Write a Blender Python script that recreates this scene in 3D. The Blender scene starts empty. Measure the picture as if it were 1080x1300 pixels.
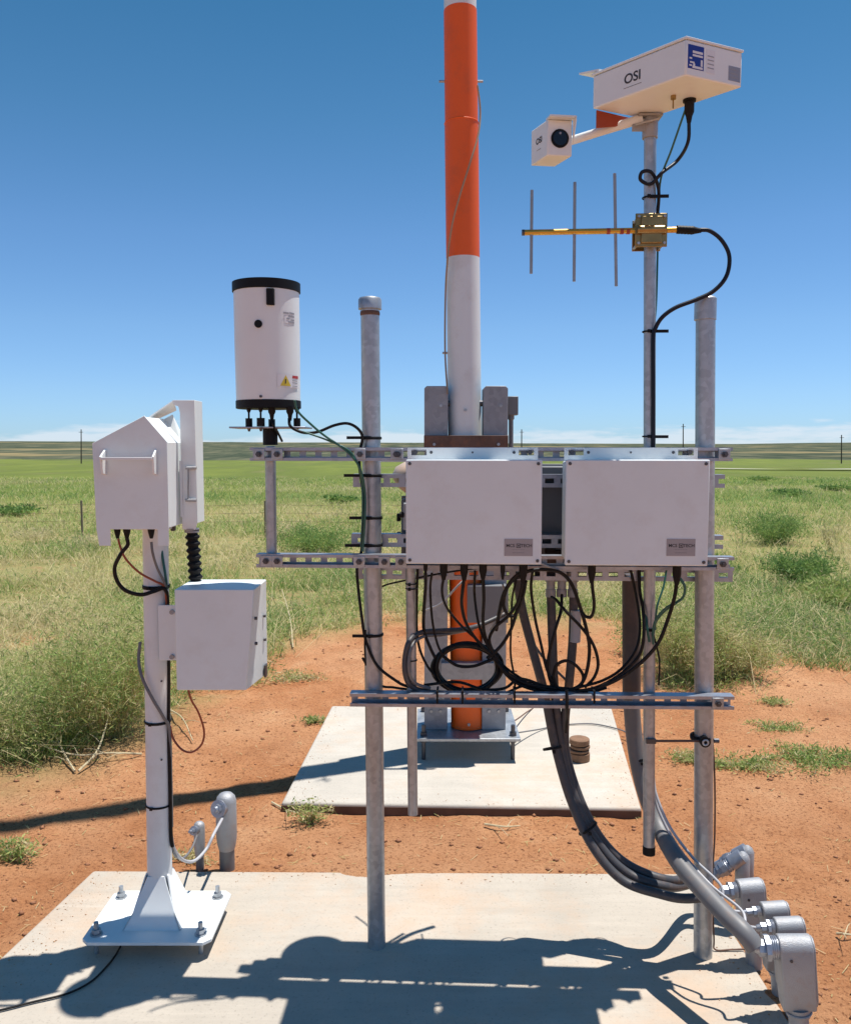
import bpy, math, random
import numpy as np
from mathutils import Vector, Matrix, Euler
random.seed(7); rng = np.random.default_rng(11)
scene = bpy.context.scene
COL = scene.collection
R = math.radians

# ------------------------------------------------------------------ camera
CAMZ = 1.6; PITCH = math.atan(82/1080.0)
cam_d = bpy.data.cameras.new('camera'); cam = bpy.data.objects.new('camera', cam_d); COL.objects.link(cam)
cam.location = (0, 0, CAMZ); cam.rotation_euler = (math.pi/2 - PITCH, 0, 0)
cam_d.sensor_fit = 'HORIZONTAL'; cam_d.sensor_width = 36; cam_d.lens = 36
cam_d.clip_start = 0.05; cam_d.clip_end = 8000
scene.camera = cam
CP, SP = math.cos(PITCH), math.sin(PITCH)
def ray(px, py):
    dx = (px-540)/1080.0; dy = -(py-650)/1080.0
    return Vector((dx, CP+dy*SP, -SP+dy*CP))
def P(px, py, Y):
    r = ray(px, py); return Vector((0,0,CAMZ)) + r*(Y/r.y)
def G(px, py, z=0.0):
    r = ray(px, py); return Vector((0,0,CAMZ)) + r*((z-CAMZ)/r.z)

# rack frame: u along the rack, v away from the camera, z up
A0 = G(478, 1201); A0.z = 0
A1 = G(892, 1213); A1.z = 0
RA = math.atan2(A1.y-A0.y, A1.x-A0.x)
FR = Matrix.Translation(A0) @ Matrix.Rotation(RA, 4, 'Z')
FRI = FR.inverted()
ID = Matrix.Identity(4)
def PR(px, py, v=0.0):
    o = FRI @ Vector((0,0,CAMZ)); d = FRI.to_3x3() @ ray(px, py)
    return o + d*((v-o.y)/d.y)
def PW(px, py, v=0.0):
    return FR @ PR(px, py, v)

# ------------------------------------------------------------------ mesh builder
class MB:
    def __init__(s, F=ID): s.v=[]; s.f=[]; s.F=F
    def add(s, vs, fs):
        n=len(s.v); s.v += [s.F @ Vector(p) for p in vs]; s.f += [tuple(i+n for i in f) for f in fs]; return s
    def box(s, c, d, rot=None):
        hx,hy,hz = d[0]/2,d[1]/2,d[2]/2; c=Vector(c)
        vs=[Vector((x,y,z)) for x in (-hx,hx) for y in (-hy,hy) for z in (-hz,hz)]
        if rot is not None: vs=[rot@p for p in vs]
        return s.add([c+p for p in vs], [(0,1,3,2),(4,6,7,5),(0,4,5,1),(2,3,7,6),(0,2,6,4),(1,5,7,3)])
    def b(s, x0,x1,y0,y1,z0,z1):
        return s.box(((x0+x1)/2,(y0+y1)/2,(z0+z1)/2),(abs(x1-x0),abs(y1-y0),abs(z1-z0)))
    def tube(s, pts, r, seg=12, caps=True):
        pts=[Vector(p) for p in pts]; n=len(pts)
        rs = r if isinstance(r,(list,tuple)) else [r]*n
        t0=(pts[1]-pts[0]).normalized()
        a=Vector((0,0,1)) if abs(t0.z)<.9 else Vector((1,0,0))
        N=t0.cross(a).normalized(); vs=[]; fs=[]
        for i,p in enumerate(pts):
            t=(pts[min(i+1,n-1)]-pts[max(i-1,0)]).normalized()
            if t.length<1e-9: t=t0
            N=(N-t*N.dot(t)); N=N.normalized() if N.length>1e-6 else t.orthogonal().normalized()
            B=t.cross(N)
            for k in range(seg):
                q=2*math.pi*k/seg; vs.append(p+(N*math.cos(q)+B*math.sin(q))*rs[i])
        for i in range(n-1):
            for k in range(seg):
                k2=(k+1)%seg; fs.append((i*seg+k,i*seg+k2,(i+1)*seg+k2,(i+1)*seg+k))
        if caps:
            fs.append(tuple(range(seg-1,-1,-1))); fs.append(tuple((n-1)*seg+k for k in range(seg)))
        return s.add(vs,fs)
    def prism(s, poly, o, ax, ay, az, depth):
        # poly in (ax,ay) from o, extruded along az
        o=Vector(o);ax=Vector(ax);ay=Vector(ay);az=Vector(az); n=len(poly)
        vs=[o+ax*p[0]+ay*p[1] for p in poly]+[o+ax*p[0]+ay*p[1]+az*depth for p in poly]
        fs=[tuple(range(n-1,-1,-1)),tuple(range(n,2*n))]+[(i,(i+1)%n,n+(i+1)%n,n+i) for i in range(n)]
        return s.add(vs,fs)
    def hull8(s, pts):
        # pts: bottom 4 then top 4, same winding
        return s.add(pts,[(3,2,1,0),(4,5,6,7),(0,1,5,4),(1,2,6,5),(2,3,7,6),(3,0,4,7)])
    def ring(s, c, axis, R0, r, seg=24, rs=8, sq=(1,1)):
        c=Vector(c); ax=Vector(axis).normalized(); u=ax.orthogonal().normalized(); w=ax.cross(u); vs=[];fs=[]
        for i in range(seg):
            q=2*math.pi*i/seg; d=u*math.cos(q)+w*math.sin(q)
            for k in range(rs):
                g=2*math.pi*k/rs; vs.append(c+d*(R0+r*math.cos(g)*sq[0])+ax*(r*math.sin(g)*sq[1]))
        for i in range(seg):
            for k in range(rs):
                i2=(i+1)%seg;k2=(k+1)%rs; fs.append((i*rs+k,i2*rs+k,i2*rs+k2,i*rs+k2))
        return s.add(vs,fs)
    def build(s, name, mat, parent=None, bevel=0, smooth=35, seg=2):
        me=bpy.data.meshes.new(name)
        if parent is not None:
            M=parent['_M']; M=Matrix([M[i*4:i*4+4] for i in range(4)])
        else:
            xs=np.array([tuple(p) for p in s.v]); lo=xs.min(0); hi=xs.max(0)
            M=Matrix.Translation(((lo[0]+hi[0])/2,(lo[1]+hi[1])/2,lo[2]))
        Mi=M.inverted()
        me.from_pydata([tuple(Mi@p) for p in s.v],[],s.f)
        if mat: me.materials.append(mat)
        import bmesh
        bm=bmesh.new(); bm.from_mesh(me); bmesh.ops.recalc_face_normals(bm,faces=bm.faces); bm.to_mesh(me); bm.free()
        me.shade_smooth(); me.set_sharp_from_angle(angle=R(smooth))
        o=bpy.data.objects.new(name,me); COL.objects.link(o)
        o['_M']=[M[i][j] for i in range(4) for j in range(4)]
        if parent is not None: o.parent=parent
        else: o.matrix_world=M
        if bevel:
            m=o.modifiers.new('bevel','BEVEL'); m.width=bevel; m.segments=seg; m.limit_method='ANGLE'; m.angle_limit=R(40)
        return o
def thing(name, label, cat, loc, group=None, rz=0):
    o=bpy.data.objects.new(name,None); COL.objects.link(o); o.empty_display_size=.1
    M=Matrix.Translation(loc)@Matrix.Rotation(rz,4,'Z'); o.matrix_world=M
    o['_M']=[M[i][j] for i in range(4) for j in range(4)]
    o['label']=label; o['category']=cat
    if group: o['group']=group
    return o
def tag(o,label,cat,group=None,kind=None):
    if label: o['label']=label
    if cat: o['category']=cat
    if group: o['group']=group
    if kind: o['kind']=kind
    return o
def spline(pts, n=8):
    pts=[Vector(p) for p in pts]; out=[]
    q=[pts[0]*2-pts[1]]+pts+[pts[-1]*2-pts[-2]]
    for i in range(1,len(q)-2):
        p0,p1,p2,p3=q[i-1:i+3]
        for k in range(n):
            t=k/n; out.append(.5*((2*p1)+(p2-p0)*t+(2*p0-5*p1+4*p2-p3)*t*t+(3*p1-p0-3*p2+p3)*t**3))
    out.append(pts[-1]); return out

# ------------------------------------------------------------------ materials
def newmat(name):
    m=bpy.data.materials.new(name); m.use_nodes=True; nt=m.node_tree; b=nt.nodes['Principled BSDF']; return m,nt,b
def mat(name, col, rough=.5, metal=0, var=.12, vscale=6, bump=0, bscale=60, dirt=None, dirt_amt=.3, trans=0, streak=False, spec=None):
    m,nt,b=newmat(name); N=nt.nodes; L=nt.links
    b.inputs['Roughness'].default_value=rough; b.inputs['Metallic'].default_value=metal
    if spec is not None: b.inputs['Specular IOR Level'].default_value=spec
    tc=N.new('ShaderNodeTexCoord'); no=N.new('ShaderNodeTexNoise'); no.inputs['Scale'].default_value=vscale; no.inputs['Detail'].default_value=6
    if streak:
        mp=N.new('ShaderNodeMapping'); mp.inputs['Scale'].default_value=(1,1,.12); L.new(tc.outputs['Object'],mp.inputs[0]); L.new(mp.outputs[0],no.inputs['Vector'])
    else: L.new(tc.outputs['Object'],no.inputs['Vector'])
    r=N.new('ShaderNodeValToRGB'); r.color_ramp.elements[0].position=.3; r.color_ramp.elements[1].position=.7
    c=np.array(col); r.color_ramp.elements[0].color=(*(c*(1-var)),1); r.color_ramp.elements[1].color=(*np.minimum(c*(1+var*.6),1),1)
    L.new(no.outputs['Fac'],r.inputs[0]); out=r.outputs[0]
    if dirt:
        n2=N.new('ShaderNodeTexNoise'); n2.inputs['Scale'].default_value=vscale*3.1; n2.inputs['Detail'].default_value=8; n2.inputs['Roughness'].default_value=.7
        L.new(tc.outputs['Object'],n2.inputs['Vector'])
        r2=N.new('ShaderNodeValToRGB'); r2.color_ramp.elements[0].position=.5; r2.color_ramp.elements[1].position=.72
        r2.color_ramp.elements[0].color=(0,0,0,1); r2.color_ramp.elements[1].color=(dirt_amt,)*3+(1,)
        L.new(n2.outputs['Fac'],r2.inputs[0]); mx=N.new('ShaderNodeMix'); mx.data_type='RGBA'
        L.new(r2.outputs[0],mx.inputs[0]); L.new(out,mx.inputs[6]); mx.inputs[7].default_value=(*dirt,1); out=mx.outputs[2]
    L.new(out,b.inputs['Base Color'])
    if bump:
        n3=N.new('ShaderNodeTexNoise'); n3.inputs['Scale'].default_value=bscale; n3.inputs['Detail'].default_value=5; L.new(tc.outputs['Object'],n3.inputs['Vector'])
        bp=N.new('ShaderNodeBump'); bp.inputs['Strength'].default_value=bump; bp.inputs['Distance'].default_value=.004
        L.new(n3.outputs['Fac'],bp.inputs['Height']); L.new(bp.outputs[0],b.inputs['Normal'])
    return m
def galv(name, col=(.50,.52,.54), rough=.42, metal=.75, scale=90, var=.22):
    m,nt,b=newmat(name); N=nt.nodes; L=nt.links
    b.inputs['Metallic'].default_value=metal
    tc=N.new('ShaderNodeTexCoord'); vo=N.new('ShaderNodeTexVoronoi'); vo.inputs['Scale'].default_value=scale; L.new(tc.outputs['Object'],vo.inputs['Vector'])
    no=N.new('ShaderNodeTexNoise'); no.inputs['Scale'].default_value=9; no.inputs['Detail'].default_value=8; no.inputs['Roughness'].default_value=.65
    mp=N.new('ShaderNodeMapping'); mp.inputs['Scale'].default_value=(1,1,.25); L.new(tc.outputs['Object'],mp.inputs[0]); L.new(mp.outputs[0],no.inputs['Vector'])
    ad=N.new('ShaderNodeMath'); ad.operation='MULTIPLY_ADD'; L.new(vo.outputs['Color'],ad.inputs[0]); ad.inputs[1].default_value=.35
    L.new(no.outputs['Fac'],ad.inputs[2])
    r=N.new('ShaderNodeValToRGB'); r.color_ramp.elements[0].position=.35; r.color_ramp.elements[1].position=.95
    c=np.array(col); r.color_ramp.elements[0].color=(*(c*(1-var)),1); r.color_ramp.elements[1].color=(*(c*(1+var)),1)
    L.new(ad.outputs[0],r.inputs[0]); L.new(r.outputs[0],b.inputs['Base Color'])
    mr=N.new('ShaderNodeMapRange'); mr.inputs[3].default_value=rough-.1; mr.inputs[4].default_value=rough+.15; L.new(no.outputs['Fac'],mr.inputs[0]); L.new(mr.outputs[0],b.inputs['Roughness'])
    return m
M_={}
M_['galv']=galv('galvanised steel',(.39,.41,.43),.42,.7,70,.26); M_['zinc']=galv('zinc strut',(.34,.36,.41),.38,.72,60,.2)
M_['alu']=mat('cast aluminium',(.36,.37,.39),.5,metal=.35,var=.14,vscale=9,dirt=(.34,.22,.14),dirt_amt=.35,bump=.45,bscale=420)
M_['towersteel']=galv('tower galvanised',(.30,.31,.33),.55,.5,40,.2)
M_['white']=mat('white powder coat',(.76,.79,.79),.42,var=.05,vscale=3,dirt=(.45,.36,.28),dirt_amt=.10,bump=.05,bscale=350)
M_['white2']=mat('white lid paint',(.71,.765,.775),.45,var=.05,vscale=4,dirt=(.45,.36,.28),dirt_amt=.14,bump=.05,bscale=350)
M_['whitemast']=mat('white mast paint',(.72,.75,.755),.4,var=.08,vscale=2,dirt=(.4,.3,.22),dirt_amt=.25,streak=True)
M_['orange']=mat('aviation orange paint',(.82,.115,.004),.5,var=.10,vscale=2.5,dirt=(.55,.10,.02),dirt_amt=.5,streak=True)
M_['black']=mat('black rubber',(.008,.008,.009),.55,var=.2,vscale=20,spec=.2)
M_['blackcab']=mat('black cable jacket',(.007,.007,.008),.5,var=.15,vscale=15,spec=.22,dirt=(.12,.07,.04),dirt_amt=.25)
M_['darkflex']=mat('dark grey flexible conduit',(.055,.055,.062),.5,var=.15,vscale=10,dirt=(.35,.2,.12),dirt_amt=.25)
M_['greyflex']=mat('grey liquid tight conduit',(.15,.15,.155),.5,var=.12,vscale=10,dirt=(.35,.2,.12),dirt_amt=.3)
M_['greycab']=mat('pale grey cable',(.42,.42,.44),.45,var=.1)
M_['teal']=mat('green cable jacket',(.02,.11,.085),.4,var=.1)
M_['navy']=mat('dark coax jacket',(.007,.010,.02),.45,var=.1,spec=.25)
M_['red']=mat('red brown cable',(.30,.06,.02),.45,var=.15)
M_['gold']=mat('gold anodised aluminium',(.62,.36,.06),.35,metal=.75,var=.15,vscale=12)
M_['bronze']=mat('bronze clamp',(.34,.23,.09),.38,metal=.8,var=.25,vscale=20)
M_['rod']=mat('aluminium rod',(.36,.34,.33),.4,metal=.6,var=.12,vscale=20)
M_['rust']=mat('rusty brown steel',(.13,.075,.055),.75,var=.3,vscale=14,dirt=(.24,.10,.05),dirt_amt=.6,bump=.2)
M_['woodrust']=mat('weathered brown disc',(.20,.11,.06),.8,var=.3,vscale=20,dirt=(.32,.16,.09),dirt_amt=.6,bump=.3)
M_['greybox']=mat('grey painted box',(.16,.165,.175),.5,var=.1,vscale=5)
M_['darkgrey']=mat('dark grey box',(.12,.125,.135),.5,var=.1,vscale=5)
M_['beige']=mat('beige plastic',(.5,.38,.3),.5,var=.1)
M_['redpaint']=mat('red oxide panel',(.34,.05,.018),.5,var=.12,vscale=5)
M_['plate']=mat('brushed label plate',(.33,.32,.34),.4,metal=.3,var=.08,vscale=20)
M_['ink']=mat('dark ink',(.03,.03,.035),.6,var=0)
M_['greyink']=mat('pale grey ink',(.30,.31,.34),.6,var=0)
M_['blue']=mat('blue sticker',(.015,.03,.26),.4,var=.05)
M_['paper']=mat('white sticker',(.72,.72,.74),.5,var=.03)
M_['yellow']=mat('yellow warning sticker',(.62,.47,.04),.5,var=.05)
M_['redink']=mat('red sticker band',(.42,.03,.03),.5,var=.05)
M_['lens']=mat('dark lens glass',(.01,.01,.012),.08,var=0)
M_['screw']=mat('dark steel screw',(.09,.09,.10),.4,metal=.7,var=.1)
M_['wood']=mat('weathered pole wood',(.10,.07,.05),.9,var=.3,vscale=4)
M_['conduitshade']=mat('dark brown painted conduit shade',(.075,.058,.052),.55,var=.2,vscale=6,dirt=(.2,.11,.07),dirt_amt=.3)  # dark brown stands for shade on the thick conduit's upper run
M_['fencewood']=mat('grey brown fence wood',(.24,.19,.13),.9,var=.2)
M_['tan']=mat('tan wire',(.36,.24,.15),.6,var=.1)
def concrete(name, col, s=1.0):
    m,nt,b=newmat(name); N=nt.nodes; L=nt.links
    tc=N.new('ShaderNodeTexCoord')
    def noise(sc,det=8,ro=.6):
        n=N.new('ShaderNodeTexNoise'); n.inputs['Scale'].default_value=sc; n.inputs['Detail'].default_value=det; n.inputs['Roughness'].default_value=ro; L.new(tc.outputs['Object'],n.inputs['Vector']); return n
    def ramp(src,p0,c0,p1,c1):
        r=N.new('ShaderNodeValToRGB'); r.color_ramp.elements[0].position=p0; r.color_ramp.elements[1].position=p1
        r.color_ramp.elements[0].color=(*c0,1); r.color_ramp.elements[1].color=(*c1,1); L.new(src,r.inputs[0]); return r
    def mix(f,a,bb):
        x=N.new('ShaderNodeMix'); x.data_type='RGBA'; L.new(f,x.inputs[0]); L.new(a,x.inputs[6])
        if isinstance(bb,tuple): x.inputs[7].default_value=(*bb,1)
        else: L.new(bb,x.inputs[7])
        return x.outputs[2]
    c=np.array(col)
    base=ramp(noise(2.2*s).outputs['Fac'],.35,tuple(c*.88),.68,tuple(np.minimum(c*1.08,1)))
    fine=ramp(noise(95,4,.8).outputs['Fac'],.56,(0,0,0),.70,(.7,)*3)
    o=mix(fine.outputs[0],base.outputs[0],tuple(c*.55))
    st=ramp(noise(1.7,9,.72).outputs['Fac'],.50,(0,0,0),.68,(.55,)*3)
    o=mix(st.outputs[0],o,(.50,.33,.21))
    mpt=N.new('ShaderNodeMapping'); mpt.inputs['Scale'].default_value=(.8,9,1); mpt.inputs['Rotation'].default_value=(0,0,.25); L.new(tc.outputs['Object'],mpt.inputs[0]); nt_=noise(2.4,7,.7); L.new(mpt.outputs[0],nt_.inputs['Vector'])
    tr2=ramp(nt_.outputs['Fac'],.50,(0,0,0),.70,(.35,)*3); o=mix(tr2.outputs[0],o,tuple(c*.74))
    tr3=ramp(nt_.outputs['Fac'],.30,(.35,)*3,.45,(0,0,0)); o=mix(tr3.outputs[0],o,tuple(np.minimum(c*1.22,1)))
    vo=N.new('ShaderNodeTexVoronoi'); vo.inputs['Scale'].default_value=28; L.new(tc.outputs['Object'],vo.inputs['Vector'])
    pit=ramp(vo.outputs['Distance'],.05,(.5,)*3,.11,(0,0,0)); o=mix(pit.outputs[0],o,tuple(c*.5))
    L.new(o,b.inputs['Base Color']); b.inputs['Roughness'].default_value=.85
    bp=N.new('ShaderNodeBump'); bp.inputs['Strength'].default_value=.35; bp.inputs['Distance'].default_value=.004
    L.new(noise(90,6,.7).outputs['Fac'],bp.inputs['Height']); L.new(bp.outputs[0],b.inputs['Normal'])
    return m
M_['conc']=concrete('worn concrete',(.44,.39,.325)); M_['conc2']=concrete('pale concrete',(.485,.445,.385),.9)
M_['slabside']=mat('soil stained concrete edge',(.13,.075,.05),.9,var=.3,vscale=9)

# ------------------------------------------------------------------ text
def text(s, size, o, xd, yd, m, parent, name='lettering', bold=0, mirror=False):
    cu=bpy.data.curves.new(name,'FONT'); cu.body=s; cu.size=size; cu.align_x='CENTER'; cu.align_y='CENTER'; cu.extrude=.0002/1; cu.offset=bold
    ob=bpy.data.objects.new(name,cu); COL.objects.link(ob); bpy.context.view_layer.update()
    me=bpy.data.meshes.new_from_object(ob.evaluated_get(bpy.context.evaluated_depsgraph_get()))
    xd=Vector(xd).normalized(); yd=Vector(yd).normalized(); zd=xd.cross(yd)
    MM=Matrix.Translation(o)@Matrix((xd,yd,zd)).transposed().to_4x4()
    M=parent['_M']; M=Matrix([M[i*4:i*4+4] for i in range(4)])
    me.transform(M.inverted()@MM); me.materials.clear(); me.materials.append(m)
    bpy.data.objects.remove(ob); bpy.data.curves.remove(cu)
    x=bpy.data.objects.new(name,me); COL.objects.link(x); x.parent=parent; x['_M']=list(parent['_M']); return x
#@@WORLD@@
# ------------------------------------------------------------------ sun and sky
SUN_EL=R(75.5); AZ=Vector((.893,.45,0)).normalized()
sd=Vector((AZ.x*math.cos(SUN_EL),AZ.y*math.cos(SUN_EL),math.sin(SUN_EL)))
sl=bpy.data.lights.new('sun','SUN'); so=bpy.data.objects.new('sun',sl); COL.objects.link(so)
sl.energy=5.0; sl.angle=R(.53); sl.color=(1,.955,.89); so.rotation_euler=sd.to_track_quat('Z','Y').to_euler(); so.location=(4,3,8)
w=bpy.data.worlds.new('World'); scene.world=w; w.use_nodes=True; nt=w.node_tree; N=nt.nodes; L=nt.links
bg=N['Background']; bg.inputs['Strength'].default_value=.083
sky=N.new('ShaderNodeTexSky'); sky.sky_type='NISHITA'; sky.sun_disc=False; sky.sun_elevation=SUN_EL; sky.sun_rotation=math.atan2(AZ.x,AZ.y)
sky.air_density=1.0; sky.dust_density=.35; sky.ozone_density=2.2; sky.altitude=1500
hs=N.new('ShaderNodeHueSaturation'); hs.inputs['Saturation'].default_value=1.08; hs.inputs['Value'].default_value=1.0; L.new(sky.outputs[0],hs.inputs['Color'])
tc=N.new('ShaderNodeTexCoord'); sp=N.new('ShaderNodeSeparateXYZ'); L.new(tc.outputs['Generated'],sp.inputs[0])
mp=N.new('ShaderNodeMapping'); mp.inputs['Scale'].default_value=(1,1,6.5); L.new(tc.outputs['Generated'],mp.inputs[0])
no=N.new('ShaderNodeTexNoise'); no.inputs['Scale'].default_value=10; no.inputs['Detail'].default_value=9; no.inputs['Roughness'].default_value=.6; L.new(mp.outputs[0],no.inputs['Vector'])
band=N.new('ShaderNodeMapRange'); band.inputs[1].default_value=.005; band.inputs[2].default_value=.055; band.inputs[3].default_value=.20; band.inputs[4].default_value=-.32; band.clamp=True; L.new(sp.outputs['Z'],band.inputs[0])
ad=N.new('ShaderNodeMath'); ad.operation='ADD'; L.new(no.outputs['Fac'],ad.inputs[0]); L.new(band.outputs[0],ad.inputs[1])
cr=N.new('ShaderNodeMapRange'); cr.inputs[1].default_value=.53; cr.inputs[2].default_value=.68; cr.inputs[4].default_value=.62; L.new(ad.outputs[0],cr.inputs[0])
mx=N.new('ShaderNodeMix'); mx.data_type='RGBA'; L.new(cr.outputs[0],mx.inputs[0]); 
tr_=N.new('ShaderNodeValToRGB'); el=tr_.color_ramp.elements
while len(el)<6: el.new(.5)
for i,(p_,c_) in enumerate([(.012,(.60,.85,1.27)),(.062,(.73,.94,1.25)),(.134,(.83,1.03,1.22)),(.233,(.80,1.05,1.20)),(.35,(.60,1.0,1.07)),(.45,(.46,.94,1.0))]): el[i].position=p_; el[i].color=(c_[0]/1.3,c_[1]/1.3,c_[2]/1.3,1)
L.new(sp.outputs['Z'],tr_.inputs[0]); tm=N.new('ShaderNodeVectorMath'); tm.operation='MULTIPLY'; L.new(hs.outputs[0],tm.inputs[0]); L.new(tr_.outputs[0],tm.inputs[1])
ts=N.new('ShaderNodeVectorMath'); ts.operation='SCALE'; ts.inputs['Scale'].default_value=1.3; L.new(tm.outputs[0],ts.inputs[0])
L.new(ts.outputs[0],mx.inputs[6]); mx.inputs[7].default_value=(7.4,7.9,8.6,1)
L.new(mx.outputs[2],bg.inputs['Color'])
scene.view_settings.view_transform='Standard'; scene.view_settings.look='None'; scene.view_settings.gamma=1; scene.view_settings.exposure=0.40

# ------------------------------------------------------------------ numpy value noise
_g=rng.random((256,256))
def vnoise(x,y):
    xi=np.floor(x).astype(int); yi=np.floor(y).astype(int); fx=x-xi; fy=y-yi
    fx=fx*fx*(3-2*fx); fy=fy*fy*(3-2*fy)
    a=_g[xi%256,yi%256]; b=_g[(xi+1)%256,yi%256]; c=_g[xi%256,(yi+1)%256]; d=_g[(xi+1)%256,(yi+1)%256]
    return (a*(1-fx)+b*fx)*(1-fy)+(c*(1-fx)+d*fx)*fy
def fbm(x,y,o=4,s=1.0):
    t=0;a=1;n=0
    for i in range(o): t=t+a*vnoise(x*s+17.3*i,y*s+9.1*i); n+=a; a*=.5; s*=2.1
    return t/n
DIRT=-.045
# edge of the bare soil clearing, as (X/Y, Y)
_b=[(-60,1000),(0,985),(60,975),(140,962),(190,930),(250,885),(330,850),(380,812),(470,792),(560,780),(700,790),(825,798),(845,868),(955,876),(985,830),(1080,838),(1140,840)]
_bt=np.array([(G(x,y,DIRT).x/G(x,y,DIRT).y, G(x,y,DIRT).y) for x,y in _b])
def edgeY(x,y):
    y=np.maximum(y,.01); return np.interp(x/y,_bt[:,0],_bt[:,1])
_S1=[G(118,1105),G(884,1109)]; _d1=[(G(0,1216)-_S1[0])*1.9,(G(1004,1300)-_S1[1])*1.75]
_poly=[(_S1[0].x,_S1[0].y),(_S1[1].x,_S1[1].y),(_S1[1].x+_d1[1].x,_S1[1].y+_d1[1].y),(_S1[0].x+_d1[0].x,_S1[0].y+_d1[0].y)]
def edge_d(x,y):
    d=np.full(np.shape(x),9.0)
    for k in (0,1,3):
        ax,ay=_poly[k]; bx,by=_poly[(k+1)%4]; ux,uy=bx-ax,by-ay; L2=ux*ux+uy*uy
        t=np.clip(((x-ax)*ux+(y-ay)*uy)/L2,0,1); d=np.minimum(d,np.hypot(x-ax-t*ux,y-ay-t*uy))
    return d
def gz(x,y):
    x=np.asarray(x,float); y=np.asarray(y,float)
    z=DIRT-np.clip(y-22,0,240)*.0125+np.clip(y-262,0,1e9)*0
    near=np.clip(1-y/60,0,1)
    z=z+near*((fbm(x,y,4,1.6)-.5)*.05+(fbm(x+50,y,4,8)-.5)*.024)+(fbm(x,y,3,.05)-.5)*np.clip((y-25)/80,0,1)*.5
    z=z+np.clip(1-edge_d(x,y)/.16,0,1)*(.012+.034*fbm(x+5,y,3,5))
    return z
def grid_mesh(name,xs,ys,zf,m):
    X,Y=np.meshgrid(xs,ys); Z=zf(X,Y); nx=len(xs); ny=len(ys)
    v=np.stack([X.ravel(),Y.ravel(),Z.ravel()],1)
    i=np.arange((ny-1)*(nx-1)); r=i//(nx-1); c=i%(nx-1); a=r*nx+c
    f=np.stack([a,a+1,a+nx+1,a+nx],1)
    me=fast_mesh(name,v,f); me.materials.append(m); me.shade_smooth()
    o=bpy.data.objects.new(name,me); COL.objects.link(o); return o
def fast_mesh(name,v,f):
    me=bpy.data.meshes.new(name); me.vertices.add(len(v)); me.vertices.foreach_set('co',v.astype(np.float32).ravel())
    k=f.shape[1]; me.loops.add(f.size); me.loops.foreach_set('vertex_index',f.astype(np.int32).ravel())
    me.polygons.add(len(f)); me.polygons.foreach_set('loop_start',np.arange(0,f.size,k,dtype=np.int32)); me.update(calc_edges=True); return me

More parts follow.
